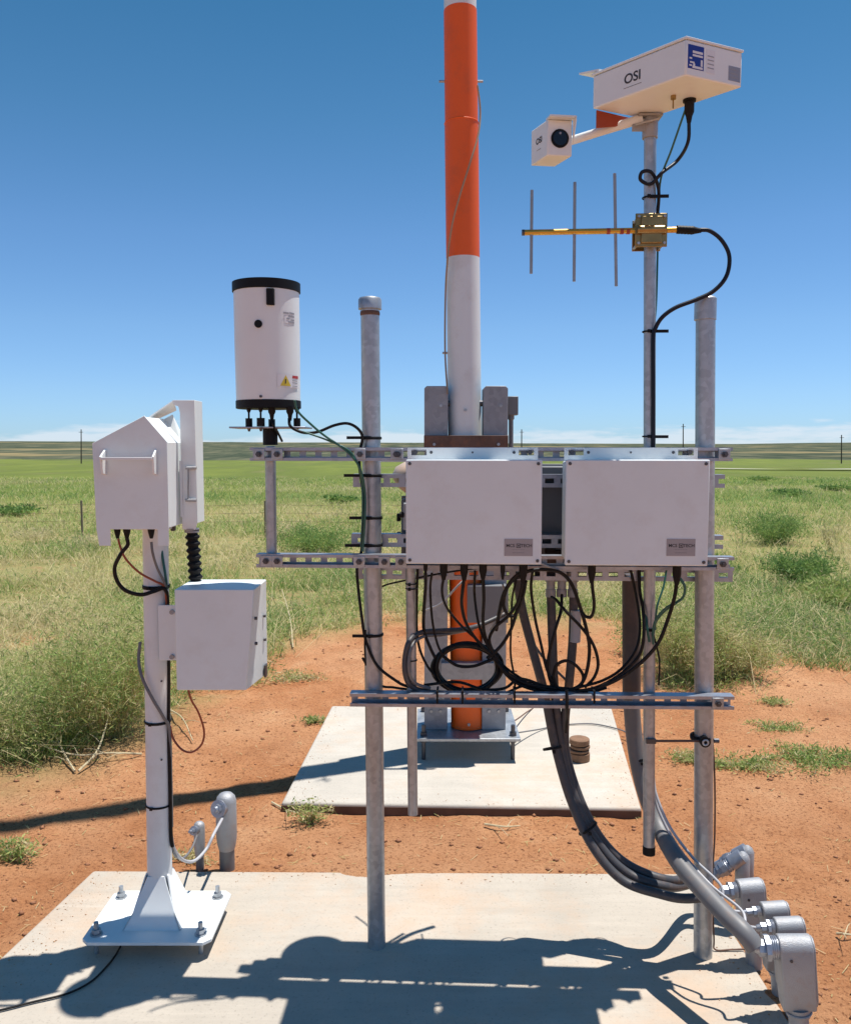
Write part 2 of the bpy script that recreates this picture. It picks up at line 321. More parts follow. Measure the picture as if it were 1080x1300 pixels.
# ------------------------------------------------------------------ ground material
def ground_mat():
    m,nt,b=newmat('soil and field'); N=nt.nodes; L=nt.links
    tc=N.new('ShaderNodeTexCoord')
    at=N.new('ShaderNodeAttribute'); at.attribute_name='field'   # 0 bare soil .. 1 dry grass .. 2 green field
    def noise(sc,det=8,ro=.6,vec=None):
        n=N.new('ShaderNodeTexNoise'); n.inputs['Scale'].default_value=sc; n.inputs['Detail'].default_value=det; n.inputs['Roughness'].default_value=ro; L.new(vec or tc.outputs['Object'],n.inputs['Vector']); return n.outputs['Fac']
    def ramp(src,*st):
        r=N.new('ShaderNodeValToRGB'); e=r.color_ramp.elements
        while len(e)<len(st): e.new(.5)
        for i,(p,c) in enumerate(st): e[i].position=p; e[i].color=(*c,1)
        L.new(src,r.inputs[0]); return r.outputs[0]
    def mix(f,a,bb):
        x=N.new('ShaderNodeMix'); x.data_type='RGBA'; L.new(f,x.inputs[0]); L.new(a,x.inputs[6]); L.new(bb,x.inputs[7]); return x.outputs[2]
    soil=ramp(noise(1.6,11,.74),(.3,(.31,.120,.048)),(.44,(.44,.190,.082)),(.58,(.53,.255,.12)),(.74,(.60,.36,.20)))
    big=ramp(noise(.55,5,.6),(.45,(0,0,0)),(.62,(.55,.55,.55))); bc=N.new('ShaderNodeRGB'); bc.outputs[0].default_value=(.60,.345,.19,1); soil=mix(big,soil,bc.outputs[0])
    speck=ramp(noise(70,4,.75),(.37,(.85,.85,.85)),(.47,(0,0,0)))
    dk=N.new('ShaderNodeRGB'); dk.outputs[0].default_value=(.20,.075,.032,1); soil=mix(speck,soil,dk.outputs[0])
    lt=ramp(noise(38,6,.8),(.60,(0,0,0)),(.74,(.6,.6,.6))); lc=N.new('ShaderNodeRGB'); lc.outputs[0].default_value=(.50,.33,.19,1); soil=mix(lt,soil,lc.outputs[0])
    dry=ramp(noise(5,8,.75),(.3,(.18,.17,.06)),(.5,(.27,.25,.10)),(.7,(.36,.20,.10)))
    mp=N.new('ShaderNodeMapping'); mp.inputs['Scale'].default_value=(.25,1,1); L.new(tc.outputs['Object'],mp.inputs[0])
    mp.inputs['Scale'].default_value=(1,.22,1)
    grn=ramp(noise(.11,9,.7,mp.outputs[0]),(.32,(.20,.18,.075)),(.44,(.105,.135,.028)),(.60,(.15,.18,.035)),(.75,(.18,.19,.055)))
    f1=N.new('ShaderNodeMapRange'); L.new(at.outputs['Fac'],f1.inputs[0]); c=mix(f1.outputs[0],soil,dry)
    f2=N.new('ShaderNodeMapRange'); f2.inputs[1].default_value=1; f2.inputs[2].default_value=2; L.new(at.outputs['Fac'],f2.inputs[0]); c=mix(f2.outputs[0],c,grn)
    L.new(c,b.inputs['Base Color']); b.inputs['Roughness'].default_value=.95; b.inputs['Specular IOR Level'].default_value=.15
    bp=N.new('ShaderNodeBump'); bp.inputs['Strength'].default_value=1; bp.inputs['Distance'].default_value=.016; L.new(noise(48,8,.8),bp.inputs['Height'])
    bp2=N.new('ShaderNodeBump'); bp2.inputs['Strength'].default_value=.6; bp2.inputs['Distance'].default_value=.04; L.new(noise(9,6,.7),bp2.inputs['Height']); L.new(bp.outputs[0],bp2.inputs['Normal'])
    L.new(bp2.outputs[0],b.inputs['Normal'])
    return m
xs=np.unique(np.concatenate([np.arange(-4,4.01,.035),np.arange(-22,22.1,.4),np.linspace(-1500,1500,90)]))
ys=np.unique(np.concatenate([np.linspace(-40,1,10),np.arange(1.2,8.0,.035),np.arange(8,26,.22),np.geomspace(26,420,60)]))
ground=grid_mesh('ground',xs,ys,gz,ground_mat()); ground['kind']='structure'; ground['label']='orange bare soil and grass field'
co=np.empty(len(ground.data.vertices)*3,np.float32); ground.data.vertices.foreach_get('co',co); co=co.reshape(-1,3)
d=co[:,1]-edgeY(co[:,0],co[:,1])+(fbm(co[:,0],co[:,1],4,1.3)-.5)*1.6-np.clip(fbm(co[:,0]+9,co[:,1],4,.7)-.52,0,1)*12*(co[:,1]<16)
fv=np.clip(.35+d/1.2,0,1)+np.clip((co[:,1]+(fbm(co[:,0],co[:,1],3,.2)-.5)*8-20)/14,0,1)
a=ground.data.attributes.new('field','FLOAT','POINT'); a.data.foreach_set('value',fv.astype(np.float32))
# hills
def hillz(x,y):
    t=np.clip((y-250)/1500,0,1); r=x/np.maximum(y,1)
    top=np.interp(r,[-1.2,-.5,-.2,0,.25,.36,.5,1.2],[17,14.5,12.5,12,9.5,8.5,12,18])
    return -3.9+t*(top+3.6)+(fbm(x,y,4,.004)-.5)*2.6*t+(fbm(x,y,3,.03)-.5)*.9
def hill_mat():
    m,nt,b=newmat('scrub hills'); N=nt.nodes; L=nt.links; tc=N.new('ShaderNodeTexCoord')
    mp=N.new('ShaderNodeMapping'); mp.inputs['Scale'].default_value=(1,.2,1); L.new(tc.outputs['Object'],mp.inputs[0])
    n=N.new('ShaderNodeTexNoise'); n.inputs['Scale'].default_value=.07; n.inputs['Detail'].default_value=8; n.inputs['Roughness'].default_value=.7; L.new(mp.outputs[0],n.inputs['Vector'])
    r=N.new('ShaderNodeValToRGB'); e=r.color_ramp.elements; e.new(.5)
    for i,(p,c) in enumerate([(.38,(.04,.055,.04)),(.5,(.075,.088,.060)),(.62,(.14,.135,.09))]): e[i].position=p; e[i].color=(*c,1)
    L.new(n.outputs['Fac'],r.inputs[0])
    n2=N.new('ShaderNodeTexNoise'); n2.inputs['Scale'].default_value=.006; n2.inputs['Detail'].default_value=4; L.new(tc.outputs['Object'],n2.inputs['Vector'])
    r2=N.new('ShaderNodeValToRGB'); r2.color_ramp.elements[0].position=.58; r2.color_ramp.elements[1].position=.64; r2.color_ramp.elements[1].color=(.8,.8,.8,1); L.new(n2.outputs['Fac'],r2.inputs[0])
    x=N.new('ShaderNodeMix'); x.data_type='RGBA'; L.new(r2.outputs[0],x.inputs[0]); L.new(r.outputs[0],x.inputs[6]); x.inputs[7].default_value=(.27,.215,.115,1)
    L.new(x.outputs[2],b.inputs['Base Color']); b.inputs['Roughness'].default_value=1; b.inputs['Specular IOR Level'].default_value=0; return m
hills=grid_mesh('hills',np.linspace(-2600,2600,240),np.concatenate([np.linspace(250,600,70),np.geomspace(610,2600,60)]),hillz,hill_mat()); hills['kind']='structure'
# road crossing the field
def road():
    n=60; vs=[];fs=[]
    for i in range(n+1):
        t=i/n; X=18+150*t; Yc=112-X*.42; hw=5.5
        for s in (-1,1):
            x=X; y=Yc+s*hw; vs.append((x,y,float(gz(x,y))+.2))
        if i<n: a=2*i; fs.append((a,a+2,a+3,a+1))
    mb=MB(); mb.add(vs,fs); return mb
ro=road().build('road',mat('pale gravel road',(.36,.34,.28),.95,var=.1,vscale=.3)); ro['kind']='structure'

# ------------------------------------------------------------------ slabs
def slab(name,c,top,th,ms,label):
    mb=MB(); vs=[Vector((p.x,p.y,top-th)) for p in c]+[Vector((p.x,p.y,top)) for p in c]
    mb.hull8(vs); o=mb.build(name,ms,bevel=.012,seg=3); o['kind']='structure'; o['label']=label; return o
bl=G(118,1105); br=G(884,1109)
dl=(G(0,1216)-bl); dr=(G(1004,1300)-br)
fl=bl+dl*1.9; fr=br+dr*1.75
slab('concrete_slab',[fl,fr,br,bl],0,.16,M_['conc'],'near concrete slab under the equipment rack')
c2=[G(357,1019),G(814,1026),G(776,898),G(421,896)]
slab('concrete_slab',c2,0,.14,M_['conc2'],'far pale concrete slab under the orange and white tower')
mb=MB()   # soil stained front edge, a skin of mud on the slab's side
e0,e1=c2[0],c2[1]; nrm=Vector((e1.y-e0.y,-(e1.x-e0.x),0)).normalized()
mb.hull8([e0+nrm*.003+Vector((0,0,-.12)),e1+nrm*.003+Vector((0,0,-.12)),e1-nrm*.02+Vector((0,0,-.12)),e0-nrm*.02+Vector((0,0,-.12)),
          e0+nrm*.003+Vector((0,0,-.014)),e1+nrm*.003+Vector((0,0,-.014)),e1-nrm*.02+Vector((0,0,-.014)),e0-nrm*.02+Vector((0,0,-.014))])
o=mb.build('slab_edge',M_['slabside']); o['kind']='structure'
#@@VEG@@
# ------------------------------------------------------------------ vegetation
def leafmat(name, cols, rough=.7, attr='tint'):
    m,nt,b=newmat(name); N=nt.nodes; L=nt.links
    at=N.new('ShaderNodeAttribute'); at.attribute_name=attr
    r=N.new('ShaderNodeValToRGB'); e=r.color_ramp.elements
    while len(e)<len(cols): e.new(.5)
    for i,c in enumerate(cols): e[i].position=i/(len(cols)-1); e[i].color=(*c,1)
    L.new(at.outputs['Fac'],r.inputs[0]); L.new(r.outputs[0],b.inputs['Base Color']); b.inputs['Roughness'].default_value=rough; b.inputs['Specular IOR Level'].default_value=.3
    tr=N.new('ShaderNodeBsdfTranslucent'); L.new(r.outputs[0],tr.inputs['Color']); ms=N.new('ShaderNodeMixShader'); ms.inputs[0].default_value=.4
    L.new(b.outputs[0],ms.inputs[1]); L.new(tr.outputs[0],ms.inputs[2]); L.new(ms.outputs[0],N['Material Output'].inputs[0]); return m
# tint 0 .. 1 : straw -> olive -> green -> deep green
LEAF=leafmat('grass blades',[(.62,.53,.31),(.50,.46,.21),(.36,.41,.13),(.24,.36,.09),(.13,.23,.065)])
def blades(root,hgt,width,lean,azim,tint,curl=.6):
    """arrays -> verts, quads+tris packed as tris, tint"""
    n=len(hgt); dx=np.cos(azim); dy=np.sin(azim); wx=-dy*width[:,None].ravel()/2; wy=dx*width/2
    # random facing of the blade
    fa=rng.random(n)*np.pi; wx=np.cos(fa)*width/2; wy=np.sin(fa)*width/2
    base=root; mid=root+np.stack([dx*lean*hgt*.35,dy*lean*hgt*.35,hgt*.55],1)
    tip=root+np.stack([dx*lean*hgt*(.6+curl*.5),dy*lean*hgt*(.6+curl*.5),hgt*(1-.25*lean*curl)],1)
    W=np.stack([wx,wy,np.zeros(n)],1)
    v=np.stack([base-W,base+W,mid+W*.8,mid-W*.8,tip],1).reshape(-1,3)
    k=np.arange(n)[:,None]*5
    f=np.concatenate([k+np.array([0,1,2]),k+np.array([0,2,3]),k+np.array([3,2,4])],1).reshape(-1,3)
    return v,f,np.repeat(tint,5)
def veg_obj(name,parts,m,parent=None,origin=None):
    vo=0;V=[];F=[];T=[]
    for v,f,t in parts: V.append(v);F.append(f+vo);T.append(t);vo+=len(v)
    V=np.concatenate(V);F=np.concatenate(F);T=np.concatenate(T)
    if origin is not None: V=V-np.array(origin)
    me=fast_mesh(name,V,F); me.materials.append(m)
    a=me.attributes.new('tint','FLOAT','POINT'); a.data.foreach_set('value',T.astype(np.float32))
    o=bpy.data.objects.new(name,me); COL.objects.link(o)
    if parent is not None: o.parent=parent
    elif origin is not None: o.location=origin
    return o
def leafcloud(C,L_,lw,el,tint):
    m=len(C); az=rng.random(m)*6.283
    d=np.stack([np.cos(az)*np.cos(el),np.sin(az)*np.cos(el),np.sin(el)],1); wv=np.cross(d,rng.normal(0,1,(m,3))); wv/=np.linalg.norm(wv,axis=1)[:,None]+1e-6; wv*=lw[:,None]
    v=np.stack([C,C+d*L_[:,None]*.5+wv,C+d*L_[:,None],C+d*L_[:,None]*.5-wv],1).reshape(-1,3)
    k=np.arange(m)[:,None]*4; return v,np.concatenate([k+np.array([0,1,2]),k+np.array([0,2,3])],1).reshape(-1,3),np.repeat(tint,4)
def grass_field():
    parts=[]
    n=46000
    r=np.where(rng.random(n)<.74,rng.uniform(-.6,.6,n),rng.uniform(-1.15,1.15,n)); q=rng.random(n)
    py=598+ (1000-598)*q**1.2
    ang=np.arctan((py-650)/1080)+PITCH; Y=CAMZ/np.tan(ang); Y=np.clip(Y,3.2,90)
    X=r*Y
    ok=(Y>edgeY(X,Y)+ (fbm(X,Y,3,1.7)-.5)*2.0-.15)
    dens=fbm(X,Y,4,.9); ok&=(rng.random(n)<np.clip((dens-.40)*5,0.10,1)+ (Y>16))
    X=X[ok];Y=Y[ok]; n=len(X); Z=gz(X,Y)-.01
    green=fbm(X+31,Y*.8,4,.55); far=np.clip((Y-14)/12,0,1)
    tint=np.clip(.30+(green-.40)*3.2,0,1)*(1-far)+far*np.clip(.50+(fbm(X*.2,Y*.5,4,.35)-.5)*1.6,.05,.95)
    for j in range(8):
        az=rng.random(n)*6.283; sp=rng.random(n)*.07*(1+Y*.10)
        root=np.stack([X+np.cos(az)*sp,Y+np.sin(az)*sp,Z],1)
        h=(.06+.25*rng.random(n)**1.8)*(1+.7*(green-.5))*np.clip(.5+(Y-edgeY(X,Y))*.3,.40,1.0)
        wd=.0026+.00062*Y*(.5+rng.random(n)*.5)
        t=np.clip(tint+rng.normal(0,.22,n),0,1)
        t=np.where(rng.random(n)<.22*(1-far*.7),rng.random(n)*.15,t)
        parts.append(blades(root,h,wd,.3+rng.random(n)*1.7,az,t,.9))
    # long pale crooked stalks
    m=9000; k=rng.integers(0,n,m); k=k[Y[k]<18]; m=len(k); az=rng.random(m)*6.283
    root=np.stack([X[k]+rng.normal(0,.1,m),Y[k]+rng.normal(0,.1,m),Z[k]],1)
    parts.append(blades(root,.12+.30*rng.random(m)**1.5,.0018+.0005*Y[k],.6+rng.random(m)*2.0,az,rng.random(m)*.12,1.0))
    # leafy herbs mixed through the grass
    nc=2400; k=rng.integers(0,n,nc); k=k[Y[k]<20]; nc=len(k); per=46
    cx=np.repeat(X[k],per); cy=np.repeat(Y[k],per); cz=np.repeat(Z[k],per); R0=np.repeat(.06+.24*rng.random(nc)**1.8,per)*(1+cy*.03)
    m=len(cx); th=rng.random(m)*6.283; rr=R0*np.sqrt(rng.random(m)); hh=R0*(1.3-.9*(rr/R0)**2)*rng.random(m)
    C=np.stack([cx+rr*np.cos(th),cy+rr*np.sin(th),cz+hh],1); kind=np.repeat(np.clip(rng.normal(.66,.24,nc)-(rng.random(nc)<.33)*.6,0.02,1),per)
    parts.append(leafcloud(C,(.02+.035*rng.random(m))*(1+cy*.04),(.0014+.0016*rng.random(m))*(1+cy*.10),rng.normal(.5,.6,m),np.clip(kind+rng.normal(0,.12,m),0,1)))
    o=veg_obj('grass',parts,LEAF); tag(o,'dry and green grass covering the field beyond the bare soil','grass',kind='stuff')
grass_field()
def bush(name,label,cat,c,rx,h,n,tint,twigs=30,tw_t=.05,leaf=.03,group=None,flat=1.0,up=.5,tvar=.15,lw=.006):
    """spreading herb: curved stems from the root, small narrow leaves along them"""
    c=Vector((c[0],c[1],float(gz(c[0],c[1]))))
    t=thing(name,label,cat,c,group)
    rs=np.random.default_rng(int(abs(c.x*1000)+c.y*77))
    sv=[];lv=[]; V=[];F=[];T=[]; 
    # stems
    ns=twigs; LV=[];LH=[];LA=[]; vs=[];fs=[]
    for i in range(ns):
        a=rs.random()*6.283; ln=h*(.55+.6*rs.random()); out=rx*(.25+.85*rs.random())
        b0=np.array([math.cos(a)*rx*.25*rs.random(),math.sin(a)*rx*.25*rs.random()*flat,0])
        pts=[]; wob=rs.normal(0,.06,3)*h
        for k in range(7):
            s=k/6; pts.append(b0+np.array([math.cos(a)*out*s**1.2,math.sin(a)*out*s**1.2*flat,ln*(s-(.32+.3*(out/rx))*s*s)])+wob*math.sin(s*3))
        pts=np.array(pts); w=.0022*(1.2-np.arange(7)/7.)
        base=len(vs)
        for k in range(7):
            for q in range(3): vs.append(pts[k]+w[k]*np.array([math.cos(q*2.094),math.sin(q*2.094),0]))
        for k in range(6):
            for q in range(3):
                q2=(q+1)%3; A=base+k*3+q;B=base+k*3+q2; fs.append((A,B,B+3)); fs.append((A,B+3,A+3))
        m=n//ns
        ss=rs.random(m)**.7*6; k0=np.minimum(ss.astype(int),5); fr_=ss-k0
        p=pts[k0]*(1-fr_[:,None])+pts[k0+1]*fr_[:,None]
        p=p+rs.normal(0,1,(m,3))*np.array([rx*.13,rx*.13*flat,h*.07])
        LV.append(p)
    LV=np.concatenate(LV); LV[:,2]=np.abs(LV[:,2]); m=len(LV)
    az=rs.random(m)*6.283
    L_=leaf*(.5+rs.random(m)); el=rs.normal(up,.5,m)
    d=np.stack([np.cos(az)*np.cos(el),np.sin(az)*np.cos(el),np.sin(el)],1); wv=np.cross(d,rs.normal(0,1,(m,3))); wv/=np.linalg.norm(wv,axis=1)[:,None]+1e-6
    wv*=(lw*(.5+rs.random(m)))[:,None]
    v=np.stack([LV,LV+d*L_[:,None]*.5+wv,LV+d*L_[:,None],LV+d*L_[:,None]*.5-wv],1).reshape(-1,3)
    k=np.arange(m)[:,None]*4; f=np.concatenate([k+np.array([0,1,2]),k+np.array([0,2,3])],1).reshape(-1,3)
    clump=fbm(LV[:,0]+c.x,LV[:,2]+LV[:,1],3,9/max(rx,.2)*.5)
    tt=np.clip(tint+rs.normal(0,tvar,m)+(clump-.5)*.8,0,1)
    veg_obj('foliage',[(v,f,np.repeat(tt,4))],LEAF,t)
    vs=np.array(vs);fs=np.array(fs); veg_obj('stem',[(vs,fs,np.full(len(vs),tw_t))],LEAF,t)
    return t
def gp(px,py,z=DIRT): return G(px,py,z)
Bp=gp(112,955)
b1=bush('weed_bush','large tangled green weed bush beside the white mast at left','bush',(Bp.x,Bp.y+.24),.48,1.05,17000,.52,twigs=170,leaf=.042,lw=.0022,tvar=.22,tw_t=.12)
q=gp(10,975); bush('weed_bush','green weed bush cut off by the left edge, left of the large bush','bush',(q.x-.1,q.y+.25),.34,.5,8000,.5,twigs=100,leaf=.04,lw=.0023,tvar=.28,tw_t=.05)
q=gp(885,872); bush('weed_bush','yellow green bushy weed behind the right rack post','bush',(q.x,q.y+.2),.36,.78,13000,.42,twigs=140,leaf=.040,lw=.0026,tvar=.22,tw_t=.05)
q=gp(945,868); bush('weed_bush','straw coloured weed just right of the right rack post','bush',(q.x,q.y+.2),.30,.55,6500,.28,twigs=110,leaf=.04,lw=.0026,tvar=.25,tw_t=.0)
q=gp(835,850); bush('weed_bush','short green weed between the dark conduit and the antenna pipe','bush',(q.x,q.y+.35),.25,.45,3500,.6,twigs=40,leaf=.03,lw=.0035,tvar=.22)
for px,py,rx,h,ti,lab in [(1018,742,.42,.48,.95,'dark green rounded shrub in the field at far right'),(982,690,.38,.42,.9,'smaller dark green shrub behind the rounded shrub at right'),
    (1062,770,.40,.35,.55,'pale green shrub at the right edge of the photo'),(402,702,.55,.36,.85,'green leafy shrub seen between the upper and middle rails at left'),
    (900,735,.30,.30,.7,'green shrub beside the right end of the middle rail')]:
    q=gp(px,py); bush('shrub',lab,'shrub',(q.x,q.y),rx*q.y/9,h*q.y/8,7000,ti,twigs=60,leaf=.06,lw=.005,tvar=.15,tw_t=.2)
q=gp(365,690); bush('dry_weed','bleached dry tumbleweed in the grass behind the rain gauge pipe','weed',(q.x,q.y),.45,.62,900,.0,twigs=60,leaf=.05,lw=.004,tvar=.02,tw_t=.0)
q=gp(150,700); bush('dry_weed','pale dry weed in the grass behind the sensor hood','weed',(q.x-.3,q.y),.5,.5,900,.02,twigs=50,leaf=.05,lw=.004,tvar=.02,tw_t=.0)
q=gp(50,690); bush('dry_weed','pale dry weed at the left edge of the field','weed',(q.x,q.y),.5,.45,1200,.05,twigs=60,leaf=.05,lw=.004,tvar=.05,tw_t=.0)
q=gp(1052,700); bush('dry_weed','tall brown dead stalk standing in the field at right','weed',(q.x,q.y),.16,.75,500,.1,twigs=10,leaf=.05,lw=.005,tvar=.05,tw_t=.1,up=1)
for px,py,rx,lab in [(1003,626,1.5,'low dark shrub in the green field at right'),(1062,617,1.6,'low dark shrub near the right edge of the green field'),(965,602,1.6,'low dark shrub beside the road at right'),
    (520,613,1.6,'low dark shrub in the field right of the gauge pipe'),(10,655,1.2,'dark green low shrub at the left edge of the field'),(432,637,1.0,'small dark shrub in the field left of the left post')]:
    q=gp(px,py); bush('field_shrub',lab,'shrub',(q.x,q.y),rx*.55,.34,1500,.86,twigs=24,leaf=.09,lw=.022,tvar=.15,tw_t=.6,group='low dark shrubs scattered in the field')
for px,py,rx,h,n,ti,lab in [(1040,968,.34,.06,2400,.58,'flat green creeping weed on the soil at far right'),(945,975,.26,.045,1500,.45,'flat creeping weed on the soil right of the right post'),
    (985,925,.20,.03,700,.5,'thin strip of low weed on the soil right of the bottom rail'),(980,895,.12,.045,450,.55,'small low green weed right of the bottom rail end'),
    (392,1048,.10,.16,420,.5,'wispy grey green weed at the front corner of the far slab'),(15,1092,.14,.12,700,.5,'small weed tuft on the soil at the left edge'),
    (880,970,.18,.05,700,.4,'dry creeping weed behind the right post'),(395,918,.09,.05,350,.6,'tiny weed tuft at the left edge of the far slab'),(365,862,.25,.05,900,.25,'dry mat of straw on the soil left of the left post'),
    (240,1092,.12,.06,300,.15,'dry grass wisps behind the near slab by the conduit stubs')]:
    q=gp(px,py); bush('low_weed',lab,'weed',(q.x,q.y),rx,h,n,ti,twigs=24,leaf=.026,lw=.003,tvar=.28,flat=.6,up=.3,tw_t=.02)
# pale dry branches lying at the foot of the big bush
def branch(pts,r,label):
    mb=MB(); pp=spline(pts,6); n=len(pp); mb.tube(pp,[r*(1-.6*i/n) for i in range(n)],6)
    for k in range(3,n-3,4):
        d=(pp[k+1]-pp[k]).normalized(); s=d.cross(Vector((0,0,1)))*random.choice((-1,1))
        e=pp[k]+(d+s*.9+Vector((0,0,.3*random.random())))*random.uniform(.05,.12); mb.tube([pp[k],(pp[k]+e)/2+Vector((0,0,.01)),e],[r*.4,r*.3,r*.15],5)
    tag(mb.build('dry_branch',M_['strawwood']),label,'branch')
M_['strawwood']=mat('bleached stalk',(.50,.42,.26),.8,var=.2,vscale=30)
for l,lab in [([(100,984,0),(125,968,.05),(142,940,.15),(160,925,.2)],'pale dry branch rising at the foot of the large bush'),
          ([(95,984,0),(80,965,.03),(62,940,.1),(40,915,.2)],'pale dry branch leaning left at the foot of the large bush'),
          ([(180,962,0),(140,968,.03),(90,972,.04),(20,952,.06)],'long pale dry branch lying along the front of the large bush'),
          ([(215,905,0),(232,925,.04),(245,945,.0)],'pale dry stalk on the soil below the lower control box'),
          ([(372,825,0),(368,800,.1),(358,775,.2)],'pale forked dry stalk standing behind the lower control box')]:
    branch([gp(x,y)+Vector((0,0,z+.02)) for x,y,z in l],.006,lab)
for l,lab in [([(345,1022,0),(360,1030,0.0),(378,1036,0)],'pale stick on the soil at the corner of the far slab'),([(615,1050,0),(640,1056,0.01),(660,1052,0)],'thin dark twig on the soil in front of the far slab'),
              ([(1062,1190,0),(1070,1194,.01),(1085,1192,0)],'dark twig on the soil at the right edge')]:
    branch([gp(x,y)+Vector((0,0,z+.012)) for x,y,z in l],.005,lab)
# straw litter and pebbles on the soil
def litter():
    n=13000; r=rng.uniform(-.75,.75,n); Y=2.3+ rng.random(n)**1.1*7; X=r*Y
    d=Y-edgeY(X,Y); keep=rng.random(n)<np.clip(.12+fbm(X,Y,3,1.4)*1.1-.45+np.clip(.5+d*.25,0,.5),.03,1); X=X[keep];Y=Y[keep];n=len(X)
    Z=gz(X,Y)+.004; a=rng.random(n)*6.283; ln=.004+.022*rng.random(n)**2.5; wd=.0007+.0008*rng.random(n)
    dx=np.cos(a)*ln;dy=np.sin(a)*ln; wx=-np.sin(a)*wd; wy=np.cos(a)*wd; t=rng.random(n)*.008
    v=np.stack([np.stack([X-dx+wx,Y-dy+wy,Z],1),np.stack([X-dx-wx,Y-dy-wy,Z],1),np.stack([X+dx-wx,Y+dy-wy,Z+t],1),np.stack([X+dx+wx,Y+dy+wy,Z+t],1)],1).reshape(-1,3)
    k=np.arange(n)[:,None]*4; f=np.concatenate([k+np.array([0,1,2]),k+np.array([0,2,3])],1).reshape(-1,3)
    o=veg_obj('straw_litter',[(v,f,np.repeat(rng.random(n)*.35,4))],LEAF); tag(o,'bits of straw scattered over the soil','litter',kind='stuff')
    n=6500; r=rng.uniform(-.75,.75,n); Y=1.9+rng.random(n)**1.3*6; X=r*Y; Z=gz(X,Y)
    s=.0025+.013*rng.random(n)**5; base=np.array([(1,0,0),(-1,0,0),(0,1,0),(0,-1,0),(0,0,1),(0,0,-1)],float)
    V=(base[None]*(.7+.6*rng.random((n,6,3))))*s[:,None,None]*np.array([1,1,.7])+np.stack([X,Y,Z+s*.2],1)[:,None,:]
    F=np.array([(0,2,4),(2,1,4),(1,3,4),(3,0,4),(2,0,5),(1,2,5),(3,1,5),(0,3,5)]); k=np.arange(n)[:,None,None]*6; F=(k+F[None]).reshape(-1,3)
    me=fast_mesh('pebbles',V.reshape(-1,3),F); me.materials.append(mat('soil clods',(.33,.15,.075),.95,var=.4,vscale=20)); o=bpy.data.objects.new('pebbles',me); COL.objects.link(o)
    tag(o,'small clods and pebbles on the soil','pebbles',kind='stuff')
def crumbs():
    n=3000; out=[]
    for k,(poly,wt) in enumerate(((_poly,.62),([(p.x,p.y) for p in (G(357,1019),G(814,1026),G(776,898),G(421,896))],.38))):
        m=int(n*wt); e=rng.integers(0,4,m); t=rng.random(m); pa=np.array(poly); c=pa.mean(0); a=pa[e]; b=pa[(e+1)%4]; p=a+(b-a)*t[:,None]; p=p+(c-p)*(np.abs(rng.normal(0,.07,m))+.012)[:,None]; out.append(p)
    p=np.concatenate(out); n=len(p); s_=.0009+.0030*rng.random(n)**6; base=np.array([(1,0,0),(-1,0,0),(0,1,0),(0,-1,0),(0,0,1),(0,0,-1)],float)
    V=(base[None]*(.7+.6*rng.random((n,6,3))))*s_[:,None,None]*np.array([1,1,.6])+np.stack([p[:,0],p[:,1],.0005+s_*.2],1)[:,None,:]
    F=np.array([(0,2,4),(2,1,4),(1,3,4),(3,0,4),(2,0,5),(1,2,5),(3,1,5),(0,3,5)]); k=np.arange(n)[:,None,None]*6; F=(k+F[None]).reshape(-1,3)
    me=fast_mesh('soil_crumbs',V.reshape(-1,3),F); me.materials.append(mat('orange soil crumbs',(.52,.30,.17),.95,var=.3,vscale=20)); o=bpy.data.objects.new('soil_crumbs',me); COL.objects.link(o)
    tag(o,'orange soil crumbs strewn along the edges of the concrete slabs','soil crumbs',kind='stuff')
litter(); crumbs()
# far utility poles and the wire fence
for px,top,bot,lab in [(103,545,588,'distant utility pole left of the sensor hood'),(662,545,588,'distant utility pole just right of the tower'),(867,538,590,'distant utility pole between the antenna pipe and right post'),(1068,552,594,'distant utility pole at the right edge')]:
    Y=215; b0=P(px,bot,Y); t0=P(px,top,Y); b0.z-=1.5; mb=MB(); mb.tube([b0,t0],[.17,.12],8)
    o=thing('utility_pole',lab,'utility pole',b0,'distant utility poles'); mb.build('pole',M_['wood'],o)
    MB().box(t0+Vector((0,-.2,-.7)),(1.1,.1,.10)).build('crossarm',M_['wood'],o)
fy=15.5
for k in (-1,0,1,2,3):
    x=P(104,660,fy).x+k*3.35; z=float(gz(x,fy))
    mb=MB(); mb.box((x,fy,z+.32),(.03,.03,.70)); mb.box((x,fy-.03,z+.6),(.02,.02,.02))
    o=mb.build('fence_post',M_['fencewood']); tag(o,['rusty thin fence post in the field, %s'%s for s in ('far left','left of frame','at the left edge','behind the sensor hood','behind the rain gauge pipe','behind the tower','behind the right enclosure','at the right edge','far right')][k+3],'fence post','wire fence posts')
mb=MB(); x0=P(104,660,fy).x-3*3.35
for h in (.3,.45,.6):
    pts=[Vector((x0+k*1.675,fy-.03,float(gz(x0+k*1.675,fy))+h-(.03 if k%2 else 0))) for k in range(4,13)]; mb.tube(pts,.0022,4)
tag(mb.build('fence_wire',M_['rust']),'thin wires strung between the rusty fence posts','fence wire')
